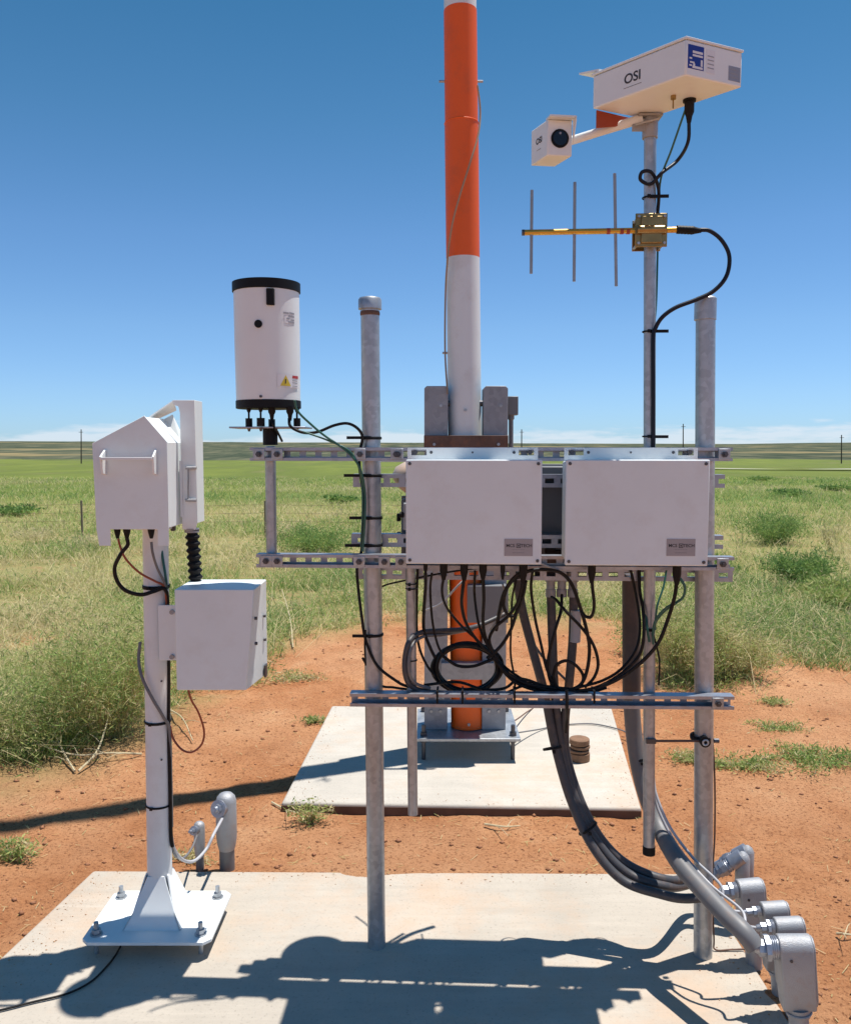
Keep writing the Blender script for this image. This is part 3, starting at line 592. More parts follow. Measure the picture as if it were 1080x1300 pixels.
#@@RACK@@
# ------------------------------------------------------------------ posts
def tie_on(root,c,r,tail=None,w=.009,F=ID):
    mb=MB(F); mb.ring(c,(0,0,1),r+.002,.0022,28,8,(.8,w/.0044)); 
    if tail: mb.box(Vector(c)+Vector(tail)*.5+Vector((0,-r-.002,0)),(abs(tail[0])+.004,.004,.007+abs(tail[2])))
    mb.box(Vector(c)+Vector((-.3*r,-r-.004,0)),(.009,.007,.009)); return mb.build('cable_tie',M_['black'],root)
def post(top,bot,r,label,ties,cap='dome'):
    a=PR(*top); b=PR(*bot); b.z=.0; a=Vector((a.x,0,a.z)); b=Vector((b.x,0,0))
    t=thing('rack_post',label,'post',FR@b,'rack posts',RA)
    MB(FR).tube([b,b.lerp(a,.5),a],r,32).build('pipe',M_['galv'],t)
    mb=MB(FR); 
    if cap=='dome': mb.tube([a+Vector((0,0,-.022)),a+Vector((0,0,-.020)),a+Vector((0,0,.008)),a+Vector((0,0,.014)),a+Vector((0,0,.018))],[r+.002,r+.007,r+.007,r+.003,r*.5],32)
    else: mb.tube([a+Vector((0,0,-.062)),a+Vector((0,0,-.060)),a+Vector((0,0,.002)),a+Vector((0,0,.008))],[r,r+.0035,r+.0035,r-.003],32)
    mb.build('cap',M_['galv'],t)
    if cap=='dome': MB(FR).ring(a+Vector((0,0,-.033)),(0,0,1),r-.001,.008,28,8,(.35,1)).build('rust_band',M_['rust'],t)
    for z,dx in ties:
        tie_on(t,(b.lerp(a,z/a.z).x,0,z),r,(dx,0,.002),F=FR)
    return t
ztie=lambda py: PR(470,py,-.03).z
post((469.5,384),(478,1203),.0285,'galvanised left rack post with a domed threaded cap',[(ztie(556),-.07),(ztie(604),-.08),(ztie(658),-.065),(ztie(693),-.08),(ztie(808),-.06)])
post((895.5,380),(892,1213),.0285,'galvanised right rack post with a plain pipe coupling on top',[],cap='sleeve')
# ------------------------------------------------------------------ struts
def strut(pxa,pxb,py,v,label,front=True,bolts=(),w=.0405,pyb=None):
    a=PR(pxa,py,v-.02 if front else v-.02); b=PR(pxb,pyb or py,v-.02); z=a.z; zb=b.z if pyb else z
    u0,u1=a.x,b.x; Lh=u1-u0; t=.0026; s=w/2
    slope=math.atan2(zb-z,Lh)
    F=FR@Matrix.Translation((u0,v,z))@Matrix.Rotation(-slope,4,'Y')
    th=thing('strut_rail',label,'rail',F@Vector((Lh/2,0,0)),None,RA)
    mb=MB(F)
    fo=-s if front else s; ba=-fo   # open face, slotted web
    sg=1 if ba>0 else -1
    w0,w1=sorted((ba-sg*t,ba))
    mb.b(0,Lh,w0,w1,.0075,s-t); mb.b(0,Lh,w0,w1,-s+t,-.0075)
    x=0; pitch=.048; sl=.028
    while x<Lh:
        e=min(x+pitch-sl,Lh); mb.b(x,e,w0,w1,-.0075,.0075); x+=pitch
    mb.b(0,Lh,-s,s,s-t,s); mb.b(0,Lh,-s,s,-s,-s+t)
    f0,f1=sorted((fo,fo+sg*t)); mb.b(0,Lh,f0,f1,s-.0095,s-t); mb.b(0,Lh,f0,f1,-s+t,-s+.0095)
    g0,g1=sorted((fo+sg*t,fo+sg*.0075)); mb.b(0,Lh,g0,g1,s-.0095,s-.0078); mb.b(0,Lh,g0,g1,-s+.0078,-s+.0095)
    mb.build('channel',M_['zinc'],th)
    for px in bolts:
        u=PR(px,py,v-.02).x-u0; y=-s if front else -s
        m2=MB(F); m2.b(u-.017,u+.017,y-.004,y-.0005,-.0165,.0165); m2.build('washer_plate',M_['galv'],th,bevel=.001)
        m3=MB(F); m3.tube([(u,y-.0045,0),(u,y-.011,0)],.0095,6); m3.tube([(u,y-.011,0),(u,y-.018,0)],.0045,10); m3.build('bolt',M_['screw'],th)
    return th
VF=-.0505; VB=.0505
strut(317,930,576.5,VF,'top front slotted rail carrying the rain gauge pipe and both enclosures',True,(329,352,457,503,505,919))
strut(325,932,712,VF,'middle front slotted rail level with the bottoms of the enclosures',True,(338,352,456,488,509,917))
strut(444,932,889,VF,'lowest front slotted rail with the cables resting on it',True,(911,),pyb=893)
strut(448,920,610,VB,'upper rear slotted rail behind the enclosures',False)
strut(446,918,686,VB,'second rear slotted rail behind the enclosures',False)
strut(452,930,727,VB,'lowest rear slotted rail just below the enclosures',False)
# ------------------------------------------------------------------ enclosures
def enclosure(x0,x1,y0,y1,label,fl0,fl1,glands,lx):
    vf=-.222; a=PR(x0,y0,vf); b=PR(x1,y1,vf); vb=-.0745
    t=thing('enclosure',label,'enclosure',FR@Vector(((a.x+b.x)/2,vb,b.z)),'white enclosures on the front of the rack',RA)
    u0,u1,z1,z0=a.x,b.x,a.z,b.z
    MB(FR).b(u0+.006,u1-.006,vb,vf+.018,z0+.006,z1-.006).build('body',M_['white'],t,bevel=.006,seg=3)
    MB(FR).b(u0,u1,vf,vf+.0175,z0,z1).build('lid',M_['white2'],t,bevel=.0035,seg=3)
    # mounting flange with slots, rising above the box
    p0=PR(fl0,583,vb-.002); p1=PR(fl1,566,vb-.002); zt=PR(600,568.5,vb).z; zm=z1-.012; f0,f1=p0.x,p1.x
    mb=MB(FR); y0_,y1_=vb+.0003,vb+.0035
    s0=.012; sl=.045; zc=(zt+z1)/2+.003; sh=.0085
    mb.b(f0,f1,y0_,y1_,zc+sh,zt); mb.b(f0,f1,y0_,y1_,zm,zc-sh)
    mb.b(f0,f0+s0,y0_,y1_,zc-sh,zc+sh); mb.b(f0+s0+sl,f1-s0-sl,y0_,y1_,zc-sh,zc+sh); mb.b(f1-s0,f1,y0_,y1_,zc-sh,zc+sh)
    fl=mb.build('mounting_flange',M_['white'],t)
    for u in (f0+s0+.012,f1-s0-.012):
        MB(FR).tube([(u,vb+.002,zc),(u,vb-.006,zc)],.0075,6).build('bolt',M_['screw'],t)
    m=MB(FR); m.tube([((f0+f1)/2,vb+.001,zc),((f0+f1)/2,vb-.0015,zc)],.003,10)
    for u in (f0+s0+sl+.014,f1-s0-sl-.014): m.tube([(u,vb+.001,zc),(u,vb-.0015,zc)],.0045,10)
    m.build('rivet',M_['screw'],t)
    for u in (u0+.011,u1-.011):
        for z in (z0+.011,z1-.011):
            MB(FR).tube([(u,vf+.001,z),(u,vf-.003,z)],[.005,.0045],14).build('screw',M_['screw'],t)
    # label plate
    la=PR(lx,684,vf); lb=PR(lx+36,706,vf)
    m=MB(FR).b(la.x,lb.x,vf-.0012,vf+.0005,lb.z,la.z).build('name_plate',M_['plate'],t)
    xd=FR.to_3x3()@Vector((1,0,0)); yd=Vector((0,0,1)); W=lb.x-la.x; H=la.z-lb.z
    cz=(la.z+lb.z)/2; cx=(la.x+lb.x)/2
    def tx(s,sz,dx,dz,bold=0): text(s,sz,FR@Vector((cx+dx,vf-.0015,cz+dz)),xd,yd,M_['ink'],m,bold=bold)
    tx('MCS',W*.155,-W*.285,H*.10,.0002); tx('TECH',W*.155,W*.275,H*.10,.0002); tx('— — — — —',W*.07,0,-H*.12); tx('--------------',W*.09,0,-H*.3)
    e=MB(FR); q=W*.075
    for (aa,bb,cc,dd) in [(-q,q,q*.7,q),(-q,q,-q,-q*.7),(-q,-q*.7,-q*.7,q*.7),(q*.7,q,-q*.7,q*.7),(-q*.35,q*.35,-q*.35,q*.35)]:
        e.b(cx+aa,cx+bb,vf-.0017,vf-.0013,cz+H*.10+cc,cz+H*.10+dd)
    e.build('emblem',M_['ink'],m)
    for gx,gy,gr in glands:
        p=PR(gx,725,-.14); g=MB(FR); ln=PR(gx,717,-.14).z-PR(gx,gy,-.14).z
        g.tube([(p.x,-.14,z0+.008),(p.x,-.14,z0-.006)],gr*1.35,8); g.tube([(p.x,-.14,z0-.006),(p.x,-.14,z0-ln*.55),(p.x,-.14,z0-ln*.8),(p.x,-.14,z0-ln)],[gr,gr,gr*.7,gr*.5],14)
        g.build('cable_gland',M_['black'],t)
    return t
enclosure(515,687,583.5,717,'square white enclosure left of the other one, directly in front of the tower',517,683,[(540,736,.0062),(563,742,.0115),(589,743,.0115),(613,741,.0115),(638,741,.007),(664,745,.0125)],640)
enclosure(718.5,898,583.5,719,'square white enclosure at right, in front of the antenna pipe',716,886,[(751,744,.0115),(859,746,.0125)],846)
# rear enclosures
def rear_box(x0,x1,y0,y1,va,vb,label,m):
    a=PR(x0,y0,va); b=PR(x1,y1,va)
    t=thing('rear_enclosure',label,'enclosure',FR@Vector(((a.x+b.x)/2,(va+vb)/2,b.z)),None,RA)
    MB(FR).b(a.x,b.x,va,vb-.02,b.z,a.z).build('body',m,t,bevel=.005)
    MB(FR).b(a.x-.006,b.x+.006,vb-.0195,vb,b.z-.006,a.z+.006).build('door',m,t,bevel=.003)
    for z in (b.z+.06,a.z-.06):
        for u in (a.x-.004,):
            MB(FR).b(u-.012,u,va+.02,va+.05,z-.012,z+.012).build('latch',M_['black'],t,bevel=.002)
    return t,a,b
t1,a,b=rear_box(509,620,634,706,.074,.18,'grey rear enclosure hidden behind the left white enclosure',M_['greybox'])
for gx in (530,552,575,598):
    p=PR(gx,706,.13); MB(FR).tube([(p.x,.13,b.z+.005),(p.x,.13,b.z-.012),(p.x,.13,b.z-.013),(p.x,.13,b.z-.06)],[.015,.015,.011,.011],14).build('hub',M_['alu'],t1)
t2,a,b=rear_box(640,800,592,728,.074,.20,'dark grey rear enclosure showing in the gap between the white enclosures',M_['darkgrey'])
MB(FR).b(PR(686,0,.06).x,PR(720,0,.06).x,.071,.0735,PR(700,732,.07).z,PR(700,706,.07).z).build('brown_strip',M_['rust'],t2)
l=MB(FR); p=PR(697,700,.06); l.b(p.x-.012,p.x+.02,.064,.0735,p.z-.012,p.z+.014); p2=PR(708,702,.06); l.b(p2.x-.01,p2.x+.016,.060,.0735,p2.z-.006,p2.z+.008); l.build('latch',M_['black'],t2,bevel=.002)
for gx in (699,713,727):
    p=PR(gx,738,.12); MB(FR).tube([(p.x,.12,b.z+.003),(p.x,.12,p.z),(p.x,.12,p.z-.001),(p.x,.12,p.z-.025),(p.x,.12,p.z-.026),(p.x,.12,p.z-.05)],[.019,.019,.014,.014,.0165,.0165],14).build('hub',M_['alu'],t2)
# round beige dome behind the left enclosure
p=PR(541,606,.13); c=FR@Vector((p.x,.13,p.z)); t=thing('dome_cover',"large round beige dome mostly hidden behind the left enclosure's upper left corner",'dome',c,None,RA)
prf=[(.02,-.062),(.06,-.055),(.088,-.035),(.106,-.008),(.109,.012),(.098,.034),(.07,.050),(.03,.058),(.004,.060)]
MB().tube([c+Vector((0,0,z)) for _,z in prf],[q for q,_ in prf],40).build('shell',M_['beige'],t,smooth=60)
a_=PR(458,585.5,.02); b_=PR(530,585.5,.02); MB(FR).b(a_.x,b_.x,.0315,.0485,a_.z-.002,a_.z+.003).build('bracket_bar',M_['white'],t)
# small switch with black knob left of enclosure
p=PR(513,655,.03); c=FR@Vector((p.x,.03,p.z)); t=thing('switch_box','small grey switch box with black knob at the left side of the left enclosure','switch',c)
MB().box(c+Vector((.022,0,0)),(.05,.05,.085)).build('body',M_['alu'],t,bevel=.004); MB().tube([c+Vector((-.0,-.02,.005)),c+Vector((-.014,-.02,.005))],.009,12).build('knob',M_['black'],t)
# ------------------------------------------------------------------ pipes on the rack
def pipe(name,top,bot,v,r,label,cat='pipe',m='galv',plug=False):
    a=PR(*top,v); b=PR(*bot,v); t=thing(name,label,cat,FR@b,None,RA)
    MB(FR).tube([b,b.lerp(a,.5),a],r,24).build('pipe',M_[m],t)
    if plug: MB(FR).tube([b+Vector((0,0,.02)),b+Vector((0,0,-.006))],r+.0015,24).build('end_plug',M_['black'],t)
    return t
tp=pipe('antenna_pipe',(825,165),(823.5,1082),-.012,.0178,'tall thin galvanised pipe carrying the antenna and the big sensor',plug=True)
for py in (251,421,554,798):
    p=PR(824,py,-.012); tie_on(tp,p,.0178,(.05 if py<700 else .01,0,-.002),.005,FR)
pipe('gauge_pipe',(343,566),(345,716),-.015,.0165,'short vertical pipe between the top and middle rails under the rain gauge')
sp_=pipe('short_pipe',(521,718),(524,1034),-.012,.0155,'short thin pipe hanging between the left post and the coiled cable')
for py in (741,747,838): tie_on(sp_,PR(522,py,-.012),.0155,None,.004,FR)
# clamp + threaded rod at right post
p=PR(893,940,-.03); c=FR@Vector((p.x,-.03,p.z)); t=thing('post_clamp','black round clamp with a thin rod fixed on the right rack post','clamp',c)
MB().ring(FR@Vector((p.x,0,p.z)),(0,0,1),.031,.004,28,8,(.7,2)).build('strap',M_['black'],t)
xd=FR.to_3x3()@Vector((0,-1,0)); MB().tube([c,c+xd*.02],.016,20).build('knob',M_['black'],t); MB().ring(c+xd*.021,xd,.008,.003,18,8).build('washer',M_['galv'],t)
MB().tube([c+Vector((.03,-.004,0)),c+Vector((.045,-.004,0))],.007,8).build('bolt',M_['screw'],t)
q=PW(826,941,-.035); MB().tube([c+xd*.006,q],.004,8).build('rod',M_['rust'],t); MB().box(q,(.03,.012,.014)).build('rod_end',M_['screw'],t)
#@@GAUGE@@
# ------------------------------------------------------------------ rain gauge
c0=PR(341,519,-.02); c1=PR(338,360,-.02); v=-.02
t=thing('rain_gauge','white cylindrical rain gauge with black rim on the left end of the rack','rain gauge',FR@c0,None,RA)
ax=(c1-c0).normalized(); H=(c1-c0).length; r=.098
def ap(s): return c0+(c1-c0)*s
MB(FR).tube([ap(.06),ap(.5),ap(.95)],[r*.985,r,r],64).build('body',M_['white'],t)
mb=MB(FR); seg=64
# hollow black rim
vs=[];fs=[];prof=[(r+.0005,.925),(r+.004,.93),(r+.004,1.0),(r-.002,1.003),(r-.012,.97),(r*.35,.86),(r*.1,.84)]
u_=Vector((1,0,0)); w_=ax.cross(u_).normalized(); u_=w_.cross(ax)
for rr,s in prof:
    for k in range(seg):
        q=2*math.pi*k/seg; vs.append(ap(s)+(u_*math.cos(q)+w_*math.sin(q))*rr)
for i in range(len(prof)-1):
    for k in range(seg): fs.append((i*seg+k,i*seg+(k+1)%seg,(i+1)*seg+(k+1)%seg,(i+1)*seg+k))
mb.add(vs,fs).build('rim',M_['black'],t)
MB(FR).tube([ap(0),ap(.004),ap(.062),ap(.066)],[r*.97,r*1.005,r*1.005,r*.98],64).build('base_ring',M_['black'],t)
p=PR(343,378,v-r); MB(FR).b(p.x-.011,p.x+.011,v-r-.005,v-r+.012,p.z-.020,p.z+.028).build('rim_clip',M_['black'],t,bevel=.002)
p=PR(328,411,v-r); MB(FR).tube([(p.x,v-r+.006,p.z),(p.x,v-r-.004,p.z)],.0115,20).build('vent',M_['black'],t)
p=PR(331,503,v-r); MB(FR).tube([(p.x,v-r+.008,p.z),(p.x,v-r-.003,p.z)],.004,12).build('screw',M_['screw'],t)
def patch(px0,px1,py0,py1,name,m,off=.0006,n=8,Pm=None,shape=None):
    # curved sticker on the cylinder
    zt=PR(345,py0,v-r).z; zb=PR(345,py1,v-r).z; vs=[];fs=[]
    def ang(px):
        lo,hi=-math.pi/2,math.pi/2
        for _ in range(40):
            mid=(lo+hi)/2; w=FR@Vector((c0.x+math.sin(mid)*r,v-math.cos(mid)*r,(zt+zb)/2))
            rel=w-Vector((0,0,CAMZ)); dpt=rel.y*CP-rel.z*SP; x=540+1080*rel.x/dpt
            if x<px: lo=mid
            else: hi=mid
        return lo
    a0,a1=ang(px0),ang(px1)
    for i in range(n+1):
        q=a0+(a1-a0)*i/n; f=i/n
        zz0,zz1=(zb,zt) if shape is None else (zb,zb+(zt-zb)*(1-abs(2*f-1))+1e-4)
        for z in (zz0,zz1): 
            cc=c0+(c1-c0)*((z-c0.z)/(c1.z-c0.z)); vs.append(Vector((cc.x+math.sin(q)*(r+off),cc.y-math.cos(q)*(r+off),z)))
        if i<n: fs.append((2*i,2*i+2,2*i+3,2*i+1))
    return MB(FR).add(vs,fs).build(name,m,Pm or t)
s1=patch(352,378,473.5,491,'warning_sticker',M_['paper'],.0008); patch(355.5,369,475,489,'warning_triangle',M_['yellow'],.0014,shape='tri',Pm=s1); patch(361.6,363,480,486,'exclamation_mark',M_['ink'],.0019,Pm=s1)
patch(371,378,475,478.5,'red_band',M_['redink'],.0014,Pm=s1)
for yy in (481,484,488): patch(371,377,yy,yy+1.1,'fine_print',M_['greyink'],.0014,2,Pm=s1)
s2=patch(361.5,374,392.5,408,'maker_label',M_['paper'],.0008)
for i,(a_,b_,y_) in enumerate([(360,367,394),(367.5,373.5,393.5),(366,373.5,397.5),(364,368,401),(369,373.5,402),(366,373.5,405)]): patch(a_,b_,y_,y_+2.2,'label_print',M_['greyink'],.0014,2,Pm=s2)
# plate, standoffs, collar
pz=PR(340,543,v).z
pl=MB(FR); a_=PR(291,543,v-.05).x; b_=PR(388,543,v-.05).x
pl.b(a_,b_,v-.055,v+.06,pz-.0025,pz+.0025); pl.build('mounting_plate',M_['zinc'],t,bevel=.0015)
for px,dv,rr in [(316,-.03,.0105),(331,-.06,.012),(377,-.03,.0105),(345,.06,.0105)]:
    q=PR(px,536,v+dv); s=MB(FR); s.tube([(q.x,v+dv,pz+.003),(q.x,v+dv,pz+.028)],rr,14); s.tube([(q.x,v+dv,pz+.028),(q.x,v+dv,c0.z+.004)],.003,8)
    s.tube([(q.x,v+dv,c0.z-.012),(q.x,v+dv,c0.z+.003)],[.004,.010],12); s.build('leveling_foot',M_['black'],t)
    MB(FR).tube([(q.x,v+dv,pz-.003),(q.x,v+dv,pz-.012)],[.006,.003],8).build('foot_bolt',M_['screw'],t)
for px in (345,368):
    q=PR(px,520,v-.055); s=MB(FR); s.tube([(q.x,v-.055,c0.z+.005),(q.x,v-.055,c0.z-.012),(q.x,v-.055,c0.z-.02),(q.x,v-.055,c0.z-.038)],[.011,.011,.007,.0045],14); s.build('cable_gland',M_['black'],t)
q=PR(343,553,v); MB(FR).tube([(q.x,v,pz-.003),(q.x,v,PR(343,565,v).z)],.0225,24).build('collar',M_['black'],t)
#@@ANTENNA@@
# ------------------------------------------------------------------ antenna
vb=-.05; a=PR(664,295,vb); b=PR(862,291.5,vb); t=thing('yagi_antenna','gold yagi antenna with three vertical rods clamped to the thin pipe','antenna',FR@PR(824,293,vb),None,RA)
MB(FR).tube([a,b],.0082,20).build('boom',M_['gold'],t); MB(FR).tube([a+Vector((-.004,0,0)),a+Vector((.004,0,0))],.0088,16).build('end_cap',M_['screw'],t)
for x0,y0,x1,y1 in [(675,241,674,347),(729.5,231,728.5,357),(780,220,782,363)]:
    p=PR(x0,y0,vb); q=PR(x1,y1,vb); MB(FR).tube([p,p.lerp(q,.5),q],.0046,12).build('element_rod',M_['rod'],t)
for x in (772,789,797):
    p=PR(x,293.2,vb); MB(FR).tube([p+Vector((-.005,0,0)),p+Vector((.005,0,0))],.0088,18).build('boom_band',M_['redpaint'],t)
p=PR(825.5,293,vb); mb=MB(FR); mb.b(p.x-.046,p.x+.046,vb-.012,vb-.008,p.z-.048,p.z+.048); mb.b(p.x-.030,p.x+.030,vb-.020,vb-.0125,p.z-.038,p.z-.010); mb.b(p.x-.030,p.x+.030,vb-.020,vb-.0125,p.z+.010,p.z+.038)
mb.tube([(p.x-.042,vb-.016,p.z),(p.x+.042,vb-.016,p.z)],.0125,16); mb.build('clamp_plate',M_['bronze'],t,bevel=.003)
for sx in (-1,1):
    for sz in (-1,1): MB(FR).tube([(p.x+sx*.037,.012,p.z+sz*.038),(p.x+sx*.037,vb-.02,p.z+sz*.038)],.004,8).build('clamp_bolt',M_['galv'],t)
MB(FR).b(p.x-.042,p.x+.042,.007,.010,p.z-.045,p.z+.045).build('back_plate',M_['bronze'],t,bevel=.002)
m=MB(FR); pts=[PR(858,291.3,vb),PR(859,291.3,vb)]+[PR(860+i*2,291.2+i*.1,vb) for i in range(16)]; m.tube(pts,[.008,.0125]+[.0125 if i%2 else .0115 for i in range(11)]+[.010,.009,.008,.007,.006],16); m.build('boot',M_['black'],t)
# ------------------------------------------------------------------ cables
def cable(pts,r,m,label,name='cable',v=None,world=False,group=None,seg=8,n=8,cat='cable'):
    w=[PW(p[0],p[1],(p[2] if len(p)>2 else v)) for p in pts] if not world else pts
    o=MB().tube(spline(w,n),r,seg).build(name,M_[m],smooth=80); tag(o,label,cat,group); return o
cable([(888,291.5,-.05),(901,293,-.05),(916,305,-.05),(925.5,325,-.05),(922,350,-.05),(906,369,-.05),(884,380,-.05),(858,390,-.05),(841,402,-.048),(832,416,-.04),(829,430,-.04),(829,500,-.04),(829,560,-.035),(829,600,-.03)],.0062,'navy','dark coax cable curving down from the antenna to the thin pipe')
# ------------------------------------------------------------------ visibility sensor
zb=2.70
n0=G(870,94.5,zb) if False else None
def ZP(px,py,z): # point on ray at height z (above eye)
    r_=ray(px,py); return Vector((0,0,CAMZ))+r_*((z-CAMZ)/r_.z)
pp_top=FR@PR(825,160,-.012)
zb=pp_top.z+.03
nr=ZP(870,95,zb); lf=ZP(752,138,zb); rt=ZP(941,111,zb)
e1=(lf-nr); e2=(rt-nr); Ln=e1.length; e1n=e1.normalized(); e2n=Vector((-e1n.y,e1n.x,0)); 
if e2n.dot(e2)<0: e2n=-e2n
Wd=e2.dot(e2n)
# top height from pixel (867,49)
lo,hi=zb,zb+.3
for _ in range(40):
    mid=(lo+hi)/2; w=Vector((nr.x,nr.y,mid))-Vector((0,0,CAMZ)); dpt=w.y*CP-w.z*SP; up=w.y*SP+w.z*CP; y=650-1080*up/dpt
    if y>49: lo=mid
    else: hi=mid
hh=lo-zb
ctr=nr+e1n*Ln/2+e2n*Wd/2
t=thing('weather_sensor','large white box sensor with an arm and small lens head above the antenna','sensor',pp_top)
e2s=e2/Wd
def S(a,b_,z): return nr+e1n*a+e2s*b_+Vector((0,0,z))
bot=[S(0,0,0),S(Ln,0,0),S(Ln,Wd*.72,0),S(Ln*.80,Wd,0),S(0,Wd,0)]
mb=MB(); n_=5; top=[p+Vector((0,0,hh)) for p in bot]
mb.add(bot+top,[(4,3,2,1,0),(5,6,7,8,9)]+[(i,(i+1)%5,5+(i+1)%5,5+i) for i in range(5)]); mb.build('housing',M_['white'],t,bevel=.004)
lid=MB(); ex=.0025; B2=[S(-ex,-ex,hh+.001),S(Ln+ex,-ex,hh+.001),S(Ln+ex,Wd*.72,hh+.001),S(Ln*.80,Wd+ex,hh+.001),S(-ex,Wd+ex,hh+.001)]; T2=[p+Vector((0,0,.006)) for p in B2]
lid.add(B2+T2,[(4,3,2,1,0),(5,6,7,8,9)]+[(i,(i+1)%5,5+(i+1)%5,5+i) for i in range(5)]); lid.build('lid',M_['white'],t,bevel=.001)
# visor flap at the left end
v_=MB(); v_.hull8([S(Ln-.02,0,hh+.008),S(Ln+.05,0,hh+.020),S(Ln+.05,.11,hh+.020),S(Ln-.02,.11,hh+.008),S(Ln-.02,0,hh+.014),S(Ln+.05,0,hh+.025),S(Ln+.05,.11,hh+.025),S(Ln-.02,.11,hh+.014)]); v_.build('visor',M_['white'],t)
# logo and stickers
xl=-e1n; zu=Vector((0,0,1)); nl=xl.cross(zu)
text('OSI',.036,S(Ln*.55,0,hh*.50)+(-e2n)*.0006,xl,zu,M_['ink'],t,bold=.0006); text('-------------',.014,S(Ln*.55,0,hh*.27)-e2n*.0006,xl,zu,M_['ink'],t)
def stk(a0,a1,z0,z1,m,off,nm,par=None):
    s=MB(); s.hull8([S(-off,a0,z0),S(-off,a1,z0),S(.001,a1,z0),S(.001,a0,z0),S(-off,a0,z1),S(-off,a1,z1),S(.001,a1,z1),S(.001,a0,z1)]); return s.build(nm,m,par or t)
bs=stk(.006,.056,.020,.080,M_['blue'],.0008,'blue_sticker'); 
for a_,b_,z_,z2 in [(.020,.052,.060,.066),(.020,.052,.052,.057),(.010,.018,.044,.048),(.012,.026,.034,.038),(.010,.018,.026,.030),(.020,.052,.022,.028),(.046,.052,.03,.046),(.022,.028,.028,.034)]: stk(a_,b_,z_,z2,M_['paper'],.0013,'sticker_print',bs)
ws=stk(.064,.092,.018,.078,M_['paper'],.0006,'white_sticker')
for z_ in (.03,.04,.05,.06): stk(.068,.088,z_,z_+.0025,M_['greyink'],.0011,'fine_print',ws)
s3=stk(Wd-.045,Wd-.006,.012,.050,M_['plate'],.0006,'rating_plate')
for z_ in (.02,.03,.04): stk(Wd-.040,Wd-.012,z_,z_+.004,M_['greyink'],.0011,'fine_print',s3)
# connector below
c=ZP(875,126,zb); c.z=zb; MB().tube([c+Vector((0,0,.003)),c+Vector((0,0,-.006)),c+Vector((0,0,-.007)),c+Vector((0,0,-.034)),c+Vector((0,0,-.045)),c+Vector((0,0,-.062))],[.018,.018,.0135,.0135,.009,.006],18).build('connector',M_['black'],t)
cc=c
c=ZP(854.5,121,zb); MB().tube([c+Vector((0,0,.002)),c+Vector((0,0,-.010))],.0075,12).build('bung',M_['bronze'],t); MB().tube([c+Vector((0,0,-.01)),c+Vector((0,0,-.034))],.0022,8).build('drain_pin',M_['bronze'],t)
# red panel + bracket under the left end
p0=P(757,140,lf.y-.02); p1=P(812,150,pp_top.y+.0)
A_=ZP(757,139,zb-.001); Bq=ZP(812,152,zb-.001)
m=MB(); dn=Vector((0,0,-1)); th=Vector((.0,.006,0))
q0=A_; q1=Bq; h0=.050; h1=.012
m.hull8([q0+dn*h0,q1+dn*h1,q1+dn*h1+th,q0+dn*h0+th,q0,q1,q1+th,q0+th]); m.build('red_panel',M_['redpaint'],t,bevel=.001)
br_=MB(); pt=pp_top; br_.tube([pt+Vector((0,0,-.035)),pt+Vector((0,0,.028))],.0225,20); br_.box(pt+Vector((-.005,-.0,.024)),(.07,.06,.006)); br_.box(pt+Vector((-.035,-.01,.0)),(.04,.008,.035)); br_.build('mount_bracket',M_['alu'],t,bevel=.001)
MB().tube([pt+Vector((-.05,-.03,-.006)),pt+Vector((.02,-.03,.012))],.0035,8).build('u_bolt',M_['galv'],t)
# arm to the small head
hY=lf.y+.06
h1_=P(716,181,hY+.02); st=P(815,150,pt.y-.01)
MB().tube([st,st.lerp(h1_,.5),h1_],[.0135,.0125,.0125],16).build('arm',M_['white'],t)
# head : small box, lens on the face turned to the right
hw=MB(); 
fa=P(695,151,hY-.03); fb=P(722,149,hY+.0); fc=P(720,190,hY+.0); fd=P(692,190,hY-.03)
la=P(680,165,hY+.03); ld=P(676,203,hY+.03)
# front face fa fb fc fd ; left side goes back/left to la, ld
back=la-fa; fb2=fb+Vector((back.x,back.y,0)); 
top4=[fa,fb,fb+Vector((back.x*.8,abs(back.y)+.06,0)),Vector((la.x,la.y+.04,fa.z))]
zt=fa.z; zbm=fd.z
F0=Vector((fa.x,fa.y,0)); F1=Vector((fb.x,fb.y,0)); dd=Vector((1,.12,0)).normalized(); nn=Vector((-dd.y,dd.x,0)); nn=nn if nn.y>0 else -nn
wH=.074; dH=.10; bk=Vector((-.36,.93,0)).normalized()
c0_=F0; c1_=F0+dd*wH; c2_=c1_+bk*dH; c3_=c0_+bk*dH
zt2=zt; zb2=zt-.102
mkv=lambda p,z: Vector((p.x,p.y,z))
hw.hull8([mkv(c0_,zb2),mkv(c1_,zb2),mkv(c2_,zb2),mkv(c3_,zb2),mkv(c0_,zt2),mkv(c1_,zt2),mkv(c2_,zt2),mkv(c3_,zt2)])
hd=hw.build('head_housing',M_['white'],t,bevel=.003)
fcn=-nn; lc=(c0_+c1_)/2; lc=mkv(lc,(zt2+zb2)/2-.002)
MB().tube([lc+fcn*-.002,lc+fcn*.003],.0265,28).build('lens_ring',M_['black'],hd)
MB().tube([lc+fcn*.0035,lc+fcn*.0045],.0205,28).build('lens',M_['lens'],hd); MB().tube([lc+fcn*.0046+Vector((0,0,.014)),lc+fcn*.0052+Vector((0,0,.014))],.0035,10).build('emitter',M_['plate'],hd)
vz=MB(); vv=mkv(c0_,zt2); v1=mkv(c1_,zt2)
vz.hull8([vv+fcn*.03+Vector((0,0,-.002)),v1+fcn*.03+Vector((0,0,-.002)),v1-fcn*.02+Vector((0,0,.002)),vv-fcn*.02+Vector((0,0,.002)),vv+fcn*.03+Vector((0,0,.003)),v1+fcn*.03+Vector((0,0,.003)),v1-fcn*.02+Vector((0,0,.009)),vv-fcn*.02+Vector((0,0,.009))])
